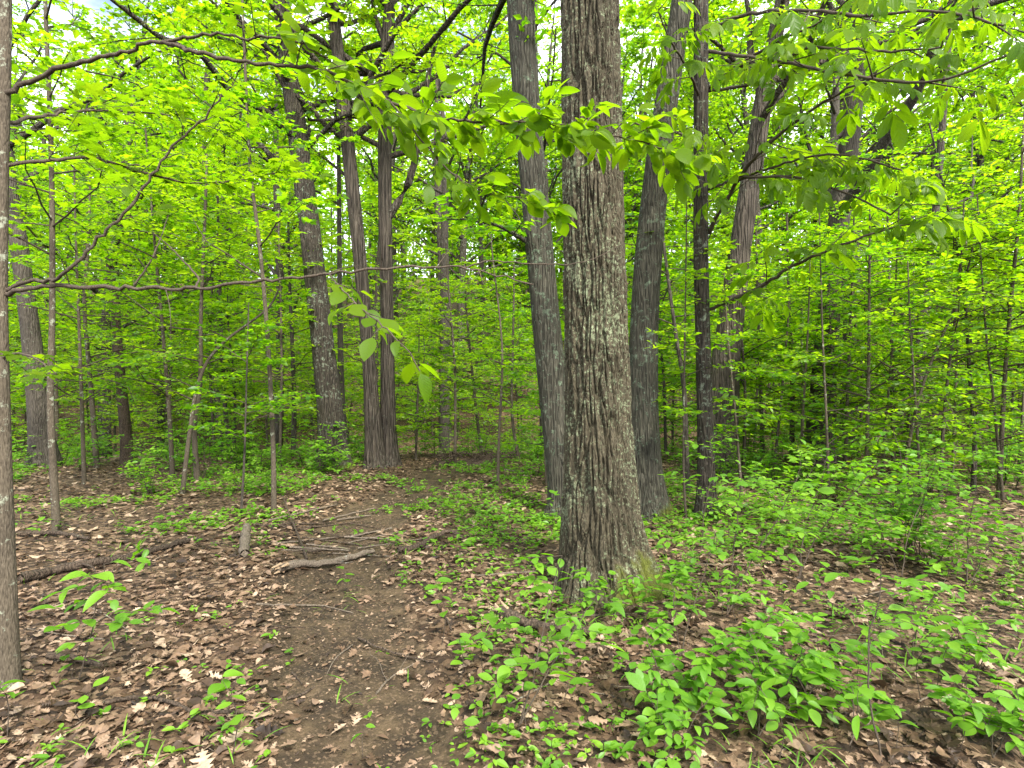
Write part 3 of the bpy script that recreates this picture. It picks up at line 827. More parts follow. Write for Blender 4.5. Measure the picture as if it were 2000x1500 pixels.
# ------------------------------------------------------------------ saplings seen one by one
MARKS = [(-400, 'the peeling edge trunk'), (20, 'the dark leaning trunk'), (235, 'the dead snag'), (390, 'the crooked sapling'), (535, 'the tall pale sapling'),
         (640, 'the mossy based leaning trunk'), (745, 'the two shaggy trunks'), (900, 'the uprooted mound'), (1060, 'the slim leaning trunk'), (1165, 'the large lichen covered trunk'),
         (1262, 'the forked trunk'), (1375, 'the slim straight trunk'), (1420, 'the hollow trunk'), (1610, 'the dark limbed trunk'), (1780, 'the crooked dark trunk'), (1895, 'the tall leaning dark sapling'), (2600, 'the right thicket edge')]
def where(px):
    for (a, n0), (b, n1) in zip(MARKS[:-1], MARKS[1:]):
        if px < b or n1 == 'the right thicket edge':
            return f'between {n0} and {n1}'
SAP = [
 ('thin pale sapling standing between the peeling edge trunk and the dark leaning trunk', [(88, -10), (100, 300), (102, 600), (99, 800), (112, 1040)], 14, None, 1.9, 7.5, 20),
 ('slim sapling stem in front of the dead snag, left of a bent twin', [(148, 460), (155, 650), (160, 800), (165, 945)], 8, None, 1.0, 5.2, 26),
 ('sapling with a kink halfway, beside the dead snag', [(172, 480), (165, 600), (178, 760), (190, 915)], 10, 11.0, 1.4, 5.6, 24),
 ('straight slim sapling leaning left right of the dead snag', [(284, 250), (300, 450), (318, 650), (330, 800), (338, 932)], 9, None, 1.2, 6.0, 30),
 ('sapling with a swollen crook near its foot', [(402, 380), (393, 600), (391, 750), (380, 830), (386, 940)], 11, None, 1.2, 5.4, 24),
 ('strongly leaning bare stemmed sapling crossing its crooked neighbour', [(520, 605), (430, 675), (390, 740), (370, 850), (355, 965)], 9, None, 1.5, 3.0, 7),
 ('tall pale slender sapling standing at the left edge of the path', [(473, -10), (482, 200), (490, 340), (507, 480), (522, 650), (533, 850), (535, 1000)], 10, None, 2.2, 7.4, 16),
 ('very thin dark sapling left of the tall pale sapling', [(485, 620), (480, 800), (477, 900), (470, 1005)], 5, None, 0.9, 2.6, 8),
 ('dark stemmed sapling behind the crooked sapling', [(428, 520), (436, 740), (445, 850), (452, 915)], 11, 12.6, 1.3, 6.0, 28),
 ('blackish sapling left of the mossy based leaning trunk', [(566, 560), (574, 760), (573, 915)], 11, 12.6, 1.2, 5.2, 26),
 ('wispy sapling right of the tall pale sapling', [(545, 480), (550, 700), (546, 915)], 6, 11.0, 1.0, 5.0, 24),
 ('thin grey sapling between the crooked and the dark stemmed saplings', [(415, 550), (410, 700), (420, 915)], 6, 12.8, 1.0, 4.4, 20),
 ('winding thin sapling growing on the path edge before the uprooted mound', [(962, 500), (978, 640), (981, 720), (975, 850), (972, 948)], 6, None, 1.2, 4.0, 9),
 ('thin upright sapling left of the uprooted mound', [(874, 540), (888, 720), (889, 912)], 6, 11.7, 1.1, 4.6, 20),
 ('thin sapling leaning left behind the uprooted mound', [(912, 620), (930, 800), (942, 915)], 7, 13.0, 1.0, 4.4, 22),
 ('thin sapling right of the uprooted mound', [(1003, 620), (1000, 800), (1014, 915)], 7, 11.9, 1.0, 4.2, 18),
 ('low wispy sapling in the hollow right of the straight shaggy trunk', [(817, 740), (812, 915)], 5, 12.0, 0.5, 2.8, 16),
 ('hair thin sapling at the foot of the slim leaning trunk', [(1060, 790), (1068, 948)], 4, None, 0.6, 2.4, 8),
 ('sinuous dark sapling between the forked trunk and the slim straight trunk', [(1292, 440), (1318, 640), (1336, 760), (1341, 900), (1343, 975)], 12, 8.3, 1.6, 5.4, 16),
 ('thread thin sapling beside the slim straight trunk', [(1340, 500), (1337, 700), (1335, 900), (1340, 1010)], 5, None, 1.2, 4.2, 10),
 ('thin sapling behind the hollow trunk', [(1480, 600), (1487, 800), (1490, 915)], 9, 12.5, 1.0, 5.0, 28),
 ('mid sized sapling between the hollow and the dark limbed trunks', [(1540, 560), (1547, 750), (1546, 915)], 10, 12.0, 1.0, 5.2, 30),
 ('pale stemmed sapling in front of the dark limbed trunk', [(1698, 560), (1696, 750), (1690, 978)], 8, None, 1.0, 4.4, 24),
 ('slim sapling in the thicket behind the pale stemmed sapling', [(1665, 540), (1656, 760), (1650, 935)], 8, 10.5, 1.1, 4.8, 28),
 ('tall leaning dark sapling rising through the right hand thicket', [(1815, 240), (1850, 400), (1882, 560), (1893, 720), (1903, 860), (1900, 962)], 9, None, 1.5, 5.4, 24),
 ('slim sapling leaning right beside the tall leaning dark sapling', [(1872, 560), (1845, 800), (1835, 975)], 7, None, 1.1, 4.2, 22),
 ('diagonal thin sapling crossing the right hand thicket', [(1880, 560), (1800, 760), (1752, 975)], 7, None, 1.0, 4.0, 20),
 ('sapling at the right thicket edge with long level branches', [(1990, 420), (1965, 700), (1950, 975)], 9, None, 1.0, 5.4, 30),
 ('slim sapling left of the crooked dark trunk', [(1735, 500), (1742, 700), (1745, 930)], 8, 10.8, 1.0, 5.2, 30),
 ('slender sapling with level sprays right of the hollow trunk', [(1440, 560), (1455, 760), (1452, 930)], 7, 10.6, 0.9, 4.2, 20),
]
for k, (px_, d_) in enumerate(((1450, 8.0), (1560, 9.2), (1620, 7.6), (1720, 8.8), (1800, 7.4), (1860, 9.6), (1960, 7.8), (1990, 10.5), (1510, 10.4), (1640, 10.6), (1770, 10.8), (1920, 11.2), (1430, 11.4), (1700, 11.8))):
    o_ = (-30, 18, -14, 25, -22, 10, -35, 15, 28, -18, 12, -25, 20, -10)[k]
    SAP.append((('thin', 'wispy', 'slim', 'leafy', 'slender', 'low', 'bushy', 'spindly', 'upright', 'tilted', 'delicate', 'narrow', 'airy', 'twiggy')[k] + ' thicket sapling ' + where(px_ + o_ * 0), [(px_ + o_, 640), (px_ + o_ * .5, 800), (px_, 950)], 6, d_, 0.45, 3.2 + (k % 4) * .5, 12))
SAP_LEAF = {}
for k, (lab, pts, w, d, z0, z1, nb) in enumerate(SAP):
    rng = np.random.default_rng(500 + k)
    b = base_of(pts[-1][0], pts[-1][1], d)
    d = b[1]
    path = [b + [0, 0, -0.08]] + [P(x, y, d) for x, y in pts[::-1][1:]]
    if path[1][2] < b[2] + 0.1: path.pop(1)
    top = path[-1]
    if top[2] < z1:
        v = unit(unit(path[-1] - path[-2]) + [0, 0, 0.7])
        path.append(top + v * (z1 - top[2]) / v[2])
    n = len(path)
    r0 = w / 2 / FPX * d
    rad = r0 * np.linspace(1.0, 0.35, n)
    tg, wg, lg = Geo(), Geo(), Geo()
    c, r = trunk_geo(tg, np.array(path), rad, 10, 0.3, 0.08, 3, 0.05, k, None, 0.09)
    near = d < 9
    # near ones: lobed maple leaves
    Lr = (0.8, 1.7) if nb > 12 else (0.5, 1.1)
    sapling_crown(wg, lg, c, r, z0, z1, rng, nb=int(nb * 1.35), Lr=Lr, tw=10, q=8, spread=0.45, size=(0.085 if k in (0, 6) else 0.072) if near else 0.092, tmpl=(MAPLE if k in (0, 6) else LEAF2) if near else LK)
    finish_tree('sapling', lab, 'sapling', b, tg, wg, lg, M_bark_dark if 'dark' in lab.split(' sapling')[0] or 'black' in lab else M_bark_sap, 'saplings seen one by one', M_twig)

# ------------------------------------------------------------------ background saplings and trees (shared meshes)
def copy_tree(src, loc, rz, sc, label, group):
    r = src.copy(); COL.objects.link(r)
    r.location = loc; r.rotation_euler = (0, 0, rz); r.scale = (sc, sc, sc)
    r['label'] = label; r['group'] = group
    for ch in src.children:
        c = ch.copy(); COL.objects.link(c); c.parent = r
    return r

protos_s, protos_c = [], []
for k in range(7):
    rng = np.random.default_rng(900 + k)
    h = rng.uniform(4.5, 7.5)
    path = np.array([[0, 0, -0.3], [rng.normal(0, .08), rng.normal(0, .08), h * 0.35], [rng.normal(0, .25), rng.normal(0, .25), h * 0.7], [rng.normal(0, .4), rng.normal(0, .4), h]])
    tg, wg, lg = Geo(), Geo(), Geo()
    c, r = trunk_geo(tg, path, np.array([0.04, 0.035, 0.022, 0.006]) * rng.uniform(0.8, 1.4), 8, 0.2, 0.1, 3, 0.05, k, None, 0.25)
    sapling_crown(wg, lg, c, r, 0.7 + 0.2 * (k % 3), h, rng, nb=42, Lr=(0.9, 2.0), tw=10, q=8, size=0.105, tmpl=LK, spread=0.5)
    protos_s.append(finish_tree('understorey_sapling', 'x', 'sapling', (0, 0, 0), tg, wg, lg, (M_bark_dark, M_bark_sap)[k % 2], 'x', M_twig))
for k in range(5):
    rng = np.random.default_rng(950 + k)
    h = rng.uniform(15, 20)
    path = np.array([[0, 0, -0.5], [rng.normal(0, .1), rng.normal(0, .1), h * 0.3], [rng.normal(0, .5), rng.normal(0, .5), h * 0.65], [rng.normal(0, .8), rng.normal(0, .8), h]])
    tg, wg, lg = Geo(), Geo(), Geo()
    c, r = trunk_geo(tg, path, np.array([0.18, 0.14, 0.10, 0.02]) * rng.uniform(0.7, 1.2), 14, 0.4, 0.3, 5, 0.05, k, None, 0.3)
    canopy_crown(wg, lg, c, r, h * (0.16 + 0.07 * (k % 3)), rng, n1=28, Lr=(2.6, 4.6), kids=8, tw=7, q=6, size=0.165, spread=0.6)
    protos_c.append(finish_tree('woodland_tree', 'x', 'tree', (0, 0, 0), tg, wg, lg, (M_bark, M_bark_dark, M_bark_shag)[k % 3], 'x'))

rngp = np.random.default_rng(77)
placed = []
def try_place(lo, hi, n, mind, protos, what, nametxt, near_clear):
    cnt = 0; used = set(); tries = 0
    while cnt < n and tries < n * 60:
        tries += 1
        y = math.sqrt(rngp.uniform(lo ** 2, hi ** 2)); x = rngp.uniform(-1, 1) * (1.12 * y + 5)
        px = 1000 + x / y * FPX
        if (700 if near_clear < 20 else 560) < px < (1060 if near_clear < 20 else 2050) and y < near_clear: continue
        if any((x - a) ** 2 + (y - b) ** 2 < mind ** 2 for a, b in placed): continue
        placed.append((x, y)); cnt += 1
        k = rngp.integers(len(protos))
        src = protos[k]
        far = 'far' if y > 30 else ('distant' if y > 21 else 'nearer')
        label = f'{far} {nametxt} {where(px)}'
        group = f'{far} {what} {where(px)}'
        loc = (x, y, gz(x, y) - 0.02)
        if k not in used:
            used.add(k); src.location = loc; src.rotation_euler = (0, 0, rngp.uniform(0, 6.28)); src['label'] = label; src['group'] = group
        else:
            copy_tree(src, loc, rngp.uniform(0, 6.28), rngp.uniform(0.75, 1.25), label, group)
for k in range(22):      # tall trees closing the view over the hollow
    y = 34 + (k * 7 % 18) * .8; px = 720 + k * 58 + rngp.uniform(-12, 12); x = (px - 1000) / FPX * y
    placed.append((x, y))
    copy_tree(protos_c[k % 5], (x, y, gz(x, y) - .02), rngp.uniform(0, 6.28), rngp.uniform(1.25, 1.6), f'tall far slope tree {where(px)}', 'tall trees on the far slope')
try_place(17, 48, 50, 3.4, protos_c, 'woodland trees', 'woodland tree', 33)
try_place(12.0, 42, 250, 1.2, protos_s, 'understorey saplings', 'thin sapling', 16)

# far woodland: one mass on the hillside
fw = Geo(); fl = Geo()
rng = np.random.default_rng(5)
n = 330
yy = np.sqrt(rng.uniform(45 ** 2, 95 ** 2, n)); xx = rng.uniform(-1, 1, n) * (yy * 1.15 + 6)
zz = ground_z(xx, yy); hh = rng.uniform(13, 22, n)
s = np.linspace(0, 1, 5)
pth = np.stack([xx[:, None] + rng.normal(0, .5, (n, 1)) * s, yy[:, None] + 0 * s, zz[:, None] - 0.5 + hh[:, None] * s], -1)
tubes(fw, pth, rng.uniform(.10, .22, n)[:, None] * (1.1 - s), 6)
m = 540
c0 = np.repeat(np.arange(n), m)
t = rng.beta(1.3, 1.0, n * m)
rad = 3.6 * np.sin(np.pi * np.clip(t * 0.85 + 0.12, 0, 1)) ** 0.6 * np.sqrt(rng.random(n * m))
cl = rng.normal(0, 1, (n, 16, 3)) * [1.6, 1.6, 3.0]
ci = cl[c0, rng.integers(0, 16, n * m)]
az = rng.uniform(0, 6.28, n * m)
pos = np.stack([xx[c0] + ci[:, 0] * 0.8 + rad * 0.55 * np.cos(az), yy[c0] + ci[:, 1] * 0.8 + rad * 0.55 * np.sin(az), zz[c0] + 0.6 + hh[c0] * t + ci[:, 2] * 0.15], -1)
dr = rng.normal(0, 1, (n * m, 3)); dr[:, 2] -= 0.3
nr = rng.normal(0, 0.6, (n * m, 3)) + [0, 0, 1]
scatter(fl, LK, pos, dr, nr, rng.lognormal(math.log(0.47), 0.3, n * m), rng.random(n * m) * 0.9)
far = thing('far_woodland', 'mass of distant green woodland on the hillside', 'woodland', (0, 60, 0)); far['kind'] = 'stuff'
o = obj('trunks', fw.mesh('trunks', M_bark, origin=(0, 60, 0)), far); o['kind'] = 'stuff'
o = obj('foliage', fl.mesh('foliage', M_leaf, smooth=False, origin=(0, 60, 0)), far); o['kind'] = 'stuff'

# ------------------------------------------------------------------ near leaves as single objects
def leaf_mesh(name, tmpl, mat, jit=0.0, rng=RNG, stalk=0.0):
    V, F = tmpl
    g = Geo()
    V = V.copy()
    if jit: V[:, 2] += rng.normal(0, jit, len(V))
    if stalk:
        V[:, 1] += stalk
        g.add([[-0.012, 0, 0], [0.012, 0, 0], [0.010, stalk + .03, 0.004], [-0.010, stalk + .03, 0.004]], quads=[[0, 1, 2, 3]], tint=0.3)
    g.add(V, tris=F, tint=0.25)
    return g.mesh(name, mat, smooth=True)

OVATE = [leaf_template(6, a, f, d, p) for a, f, d, p in ((0.52, 0.30, 0.10, 0.45), (0.58, 0.15, 0.22, 0.47), (0.48, 0.45, 0.30, 0.42), (0.62, 0.10, 0.05, 0.48))]
def hickory_template(seed):
    rng = np.random.default_rng(seed)
    g = Geo()
    lf = leaf_template(5, 0.42, 0.25, 0.28, 0.58)
    pos, dr, nr, sz = [], [], [], []
    for t, a, l in ((0.42, 62, 0.40), (0.42, -62, 0.40), (0.60, 48, 0.52), (0.60, -48, 0.52), (0.64, 0, 0.60)):
        a = math.radians(a + rng.normal(0, 6))
        pos.append([0, t, -0.10 * t * t]); dr.append([math.sin(a), math.cos(a), -0.35 + rng.normal(0, 0.12)]); nr.append([rng.normal(0, .2), rng.normal(0, .2), 1]); sz.append(l * rng.uniform(.9, 1.1))
    scatter(g, lf, np.array(pos), unit(np.array(dr)), unit(np.array(nr)), np.array(sz), np.full(5, 0.25))
    w = 0.008
    g.add([[-w, 0, 0], [w, 0, 0], [w, 0.62, -0.036], [-w, 0.62, -0.036]], tris=[[0, 1, 2], [0, 2, 3]], tint=0.3)
    V = np.vstack(g.v); T = np.vstack(g.t)
    return V, T
ME_OV = [leaf_mesh('leaf', t, M_leaf_near, 0.006, np.random.default_rng(i), 0.08) for i, t in enumerate(OVATE)]
ME_LOW = [leaf_mesh('leaf', t, M_low_near, 0.006, np.random.default_rng(i), 0.06) for i, t in enumerate(OVATE)]
ME_MAP = [leaf_mesh('leaf', maple_template(d), M_leaf_near, 0.02, np.random.default_rng(40 + i), 0.25) for i, d in enumerate((0.15, 0.3, 0.45))]
ME_HIC = [leaf_mesh('leaf', hickory_template(60 + i), M_leaf_near) for i in range(4)]

def leaf_objs(meshes, pos, dirs, nrm, size, parent, origin, rng):
    X, Y, Z = frames(dirs, nrm)
    pos = pos - np.asarray(origin)
    for i in range(len(pos)):
        o = bpy.data.objects.new('leaf', meshes[int(rng.integers(len(meshes)))])
        COL.objects.link(o); o.parent = parent
        s = float(size[i])
        o.matrix_basis = Matrix(((X[i, 0] * s, Y[i, 0] * s, Z[i, 0] * s, pos[i, 0]), (X[i, 1] * s, Y[i, 1] * s, Z[i, 1] * s, pos[i, 1]), (X[i, 2] * s, Y[i, 2] * s, Z[i, 2] * s, pos[i, 2]), (0, 0, 0, 1)))

def near_branch(root, base, pts, w0, w1, mat, meshes, size, nb, q, tr=(0.3, 1.0), seed=0, ratio=0.25, ls=(0.12, 0.45), droop=0.15, spread=0.35, keep=0.9, own=0, tq=0.2, name='branch', zn=0.25):
    """pts: (px,py,depth): one branch part with its twigs, leaves as sub-parts"""
    rng = np.random.default_rng(3000 + seed)
    q3 = np.array([P(*p) for p in pts])
    c = spline(q3, max(14, len(pts) * 6))
    L = np.linalg.norm(np.diff(c, axis=0), axis=1).sum()
    c[1:-1] += rng.normal(0, 0.0025 * min(L, 2.0), (len(c) - 2, 3))
    g = Geo()
    r = np.linspace(w0, w1, len(c)) / 2 / FPX * pts[0][2]
    r = r * (1 + rng.normal(0, 0.06, len(c)))
    tubes(g, c[None], r[None], 8)
    P_, D_, N_ = [], [], []
    if nb:
        l2, _ = sub_branches(c[None], nb, tr[0], tr[1], 48, ratio, rng, up=0.05, K=6, lscale=ls, zn=zn)
        tubes(g, l2, (max(r[-1], 0.0022) * 0.9 * np.linspace(1, 0.4, 6))[None].repeat(len(l2), 0), 5)
        p, d, n = leaves_on(l2, q, rng, spread=spread, droop=droop, keep=keep, t0=tq)
        P_.append(p); D_.append(d); N_.append(n)
    if own:
        k = int(len(c) * tr[0])
        p, d, n = leaves_on(c[None, k:], own, rng, spread=spread, droop=droop, keep=keep)
        P_.append(p); D_.append(d); N_.append(n)
    br = obj(name, g.mesh(name, mat, origin=base), root)
    if P_:
        p, d, n = np.vstack(P_), np.vstack(D_), np.vstack(N_)
        leaf_objs(meshes, p, d, n, rng.lognormal(math.log(size), 0.2, len(p)), br, base, rng)
    return br

# edge tree at the left with long branches reaching over the path
baseL = ground_hit(17, 1338)
dL = float(baseL[1])
edge, cL, rL = photo_tree('edge_tree', 'slim trunk with brown flaking bark and long branches reaching over the path',
    [(9, -60, 22), (8, 120, 22), (3, 350, 22), (0, 560, 24), (1, 700, 26), (5, 900, 29), (11, 1120, 33), (15, 1338, 37)],
    baseL, M_bark_sap, 5.2, dict(z0=4.3, n1=5, Lr=(0.8, 1.5), kids=4, tw=4, q=4, size=0.09), seg=40, seed=12, ring=0.03, flare=0.25, fz=0.08, lobes=3)
near_branch(edge, baseL, [(4, 190, dL), (70, 152, dL), (150, 122, dL - .05), (225, 104, dL - .1), (310, 82, dL - .15), (420, 67, dL - .2), (480, 74, dL - .2), (560, 76, dL - .25), (640, 112, dL - .3)], 10, 3, M_twig, ME_OV, 0.085, 5, 5, (0.72, 1.0), 1, ls=(0.1, 0.28))
near_branch(edge, baseL, [(318, 82, dL - .15), (400, 104, dL - .2), (480, 121, dL - .2), (560, 128, dL - .2), (620, 134, dL - .2), (700, 168, dL - .2), (780, 205, dL - .2), (860, 232, dL - .2), (960, 238, dL - .2), (1060, 240, dL - .1), (1160, 258, dL - .1), (1260, 280, dL), (1340, 310, dL)], 8, 3, M_twig, ME_OV, 0.105, 46, 8, (0.22, 1.0), 2, ratio=0.12, ls=(0.12, 0.42), own=30, droop=0.3, spread=0.6, zn=0.8)
near_branch(edge, baseL, [(760, 196, dL - .2), (820, 270, dL - .25), (880, 335, dL - .3), (950, 375, dL - .35), (1050, 392, dL - .4), (1085, 420, dL - .4)], 4, 2, M_twig, ME_OV, 0.09, 14, 5, (0.30, 1.0), 3, ratio=0.15, ls=(0.08, 0.24), own=10, droop=0.3, spread=0.55, zn=0.6)
near_branch(edge, baseL, [(3, 574, dL), (100, 560, dL - .05), (250, 563, dL - .1), (400, 562, dL - .2), (500, 549, dL - .25), (600, 540, dL - .3), (700, 528, dL - .35), (800, 522, dL - .35), (900, 524, dL - .4), (965, 536, dL - .4), (1042, 556, dL - .4)], 9, 2.5, M_twig, ME_OV, 0.08, 9, 2, (0.15, 0.95), 4, ratio=0.09, ls=(0.05, 0.3), keep=0.0, zn=0.6)
near_branch(edge, baseL, [(905, 524, dL - .4), (960, 510, dL - .4), (1040, 516, dL - .4), (1140, 512, dL - .35), (1215, 478, dL - .3)], 3.5, 1.6, M_twig, ME_OV, 0.07, 0, 0, seed=5)
near_branch(edge, baseL, [(4, 570, dL), (55, 549, dL), (118, 540, dL - .1), (180, 482, dL - .1), (262, 390, dL - .1), (330, 298, dL - .1), (405, 222, dL - .1), (455, 160, dL - .1), (482, 100, dL - .1)], 8, 2.5, M_twig, ME_MAP, 0.085, 8, 5, (0.45, 1.0), 6, ratio=0.18, ls=(0.12, 0.4), droop=0.1)
near_branch(edge, baseL, [(6, 325, dL), (100, 313, dL + .1), (180, 309, dL + .2), (280, 336, dL + .3), (380, 357, dL + .4), (500, 346, dL + .5), (560, 330, dL + .5)], 8, 2, M_twig, ME_MAP, 0.09, 22, 7, (0.12, 1.0), 7, ratio=0.3, ls=(0.2, 0.75), droop=0.05, spread=0.3, own=16)
near_branch(edge, baseL, [(6, 240, dL), (90, 225, dL + .3), (200, 215, dL + .6), (330, 225, dL + .8), (450, 260, dL + .9)], 8, 2, M_twig, ME_MAP, 0.09, 20, 7, (0.15, 1.0), 8, ratio=0.3, ls=(0.2, 0.75), droop=0.05, spread=0.3, own=12)
near_branch(edge, baseL, [(4, 700, dL), (30, 690, dL - .1), (70, 700, dL - .2), (110, 730, dL - .3)], 5, 2, M_twig, ME_MAP, 0.085, 4, 4, (0.3, 1.0), 9, ls=(0.08, 0.2))
near_branch(edge, baseL, [(640, 535, dL - .3), (690, 588, dL - .7), (740, 630, dL - .9), (790, 680, dL - 1.0), (820, 725, dL - 1.0)], 3, 2, M_twig, ME_OV, 0.10, 5, 3, (0.25, 1.0), 10, ratio=0.2, ls=(0.05, 0.1), own=9, droop=0.35)
near_branch(edge, baseL, [(380, 563, dL - .2), (388, 545, dL - .15), (368, 520, dL - .1), (330, 480, dL), (300, 455, dL)], 5, 2, M_twig, ME_OV, 0.07, 0, 0, seed=11)
near_branch(edge, baseL, [(262, 556, dL - .1), (285, 525, dL - .1), (303, 492, dL - .1), (330, 420, dL)], 4, 1.5, M_twig, ME_OV, 0.07, 0, 0, seed=12)

# hickory branches
dD = float(baseD[1])
HB = [([(1383, 172, dD), (1450, 122, dD - .5), (1520, 82, dD - 1.0), (1600, 42, dD - 1.4), (1670, -10, dD - 1.8)], 7, 5),
      ([(1384, 178, dD), (1480, 160, dD - .6), (1560, 100, dD - 1.1), (1640, 95, dD - 1.6), (1740, 100, dD - 2.0), (1840, 92, dD - 2.3)], 7, 6),
      ([(1383, 455, dD), (1430, 372, dD - .5), (1472, 312, dD - .9), (1550, 240, dD - 1.3), (1640, 182, dD - 1.7), (1740, 130, dD - 2.0)], 9, 8),
      ([(1440, 350, dD - .6), (1560, 312, dD - 1.1), (1650, 302, dD - 1.5), (1760, 332, dD - 1.9)], 5, 6),
      ([(1384, 605, dD), (1480, 562, dD - .6), (1550, 520, dD - 1.0), (1650, 476, dD - 1.4), (1760, 440, dD - 1.7), (1820, 440, dD - 1.9)], 8, 7),
      ([(1384, 370, dD), (1440, 352, dD - .7), (1540, 345, dD - 1.2), (1660, 380, dD - 1.6), (1740, 420, dD - 1.8)], 6, 6),
      ([(1366, 190, dD), (1340, 130, dD - .5), (1310, 80, dD - 1.0), (1285, 20, dD - 1.3)], 6, 5),
      ([(1366, 290, dD), (1330, 262, dD - .7), (1290, 255, dD - 1.2), (1240, 240, dD - 1.6)], 6, 5),
      ([(1383, 60, dD), (1450, 30, dD - .8), (1560, 20, dD - 1.6), (1700, 30, dD - 2.2), (1820, 20, dD - 2.6), (1960, 50, dD - 3.0)], 7, 8),
      ([(1384, 100, dD), (1520, 120, dD - 1.2), (1680, 150, dD - 2.2), (1820, 160, dD - 2.7), (1990, 100, dD - 3.0)], 7, 7)]
for k, (pts, w, nb) in enumerate(HB):
    near_branch(hick, baseD, pts, w, 2.5, M_twig, ME_HIC, 0.29, zn=0.4, nb=int(nb * 1.25), q=4, tr=(0.2, 1.0), seed=50 + k, ratio=0.24, ls=(0.2, 0.65), droop=0.40, spread=0.35, tq=0.45, own=6)

# ------------------------------------------------------------------ foreground shrubs
def shrub(name, label, cat, base, stems, nb, q, size, meshes, seed, group=None, ratio=0.5, ls=(0.1, 0.32), tr=(0.35, 1.0), spread=0.25, droop=0.05, mat=None, up=0.0):
    """stems: lists of 3D offsets from the base"""
    rng = np.random.default_rng(5000 + seed)
    base = np.asarray(base, float)
    root = thing(name, label, cat, base, group)
    for st in stems:
        c = spline(np.array(st, float), 12)
        c[1:] += rng.normal(0, 0.004, (11, 3))
        H = np.linalg.norm(np.diff(c, axis=0), axis=1).sum()
        g = Geo()
        tubes(g, c[None], (0.0045 * (0.6 + H * 0.6) * np.linspace(1, 0.4, 12))[None], 6)
        l2, _ = sub_branches(c[None], nb, tr[0], tr[1], 62, ratio, rng, up=up, flat=0.25, K=5, lscale=ls)
        # spread the side twigs around the stem
        az = rng.uniform(0, 6.28, len(l2)); ca, sa = np.cos(az), np.sin(az)
        rel = l2 - l2[:, :1]
        rl = rel.copy(); rl[..., 0] = ca[:, None] * rel[..., 0] - sa[:, None] * rel[..., 1]; rl[..., 1] = sa[:, None] * rel[..., 0] + ca[:, None] * rel[..., 1]
        l2 = l2[:, :1] + rl
        tubes(g, l2, (0.0017 * np.linspace(1, 0.5, 5))[None].repeat(len(l2), 0), 4)
        so = obj('stem', g.mesh('stem', mat or M_twig), root)
        p, d, n = leaves_on(l2, q, rng, spread=spread, droop=droop, keep=0.93, t0=0.25)
        leaf_objs(meshes, p, d, n, rng.lognormal(math.log(size), 0.22, len(p)), so, (0, 0, 0), rng)
    return root

def stem_px(base, pts):
    return [np.zeros(3)] + [P(x, y, base[1] + dy) - base for x, y, dy in pts]

b = ground_hit(150, 1335)
shrub('young_shrub', 'low shrub with level tiers of oval leaves beside the peeling edge trunk', 'shrub', b, [stem_px(b, [(172, 1255, .02), (194, 1160, .05), (206, 1100, .05)])], 11, 5, 0.085, ME_LOW, 1, ratio=0.62, ls=(0.16, 0.36))
b = ground_hit(296, 1118)
shrub('drooping_seedling', 'thin seedling with a few hanging leaves at the rotten log', 'seedling', b, [stem_px(b, [(294, 1080, 0), (292, 1050, 0)])], 3, 3, 0.10, ME_LOW, 2, droop=0.8, ls=(0.05, 0.1))
b = ground_hit(1012, 1425)
shrub('young_shrub', 'two stemmed leafy shrub growing in front of the large trunk', 'shrub', b, [stem_px(b, [(1045, 1310, .05), (1070, 1190, .1), (1098, 1085, .15)]), stem_px(b, [(1060, 1330, .2), (1110, 1250, .4), (1165, 1170, .5)])], 9, 5, 0.08, ME_LOW, 3, ls=(0.12, 0.3))
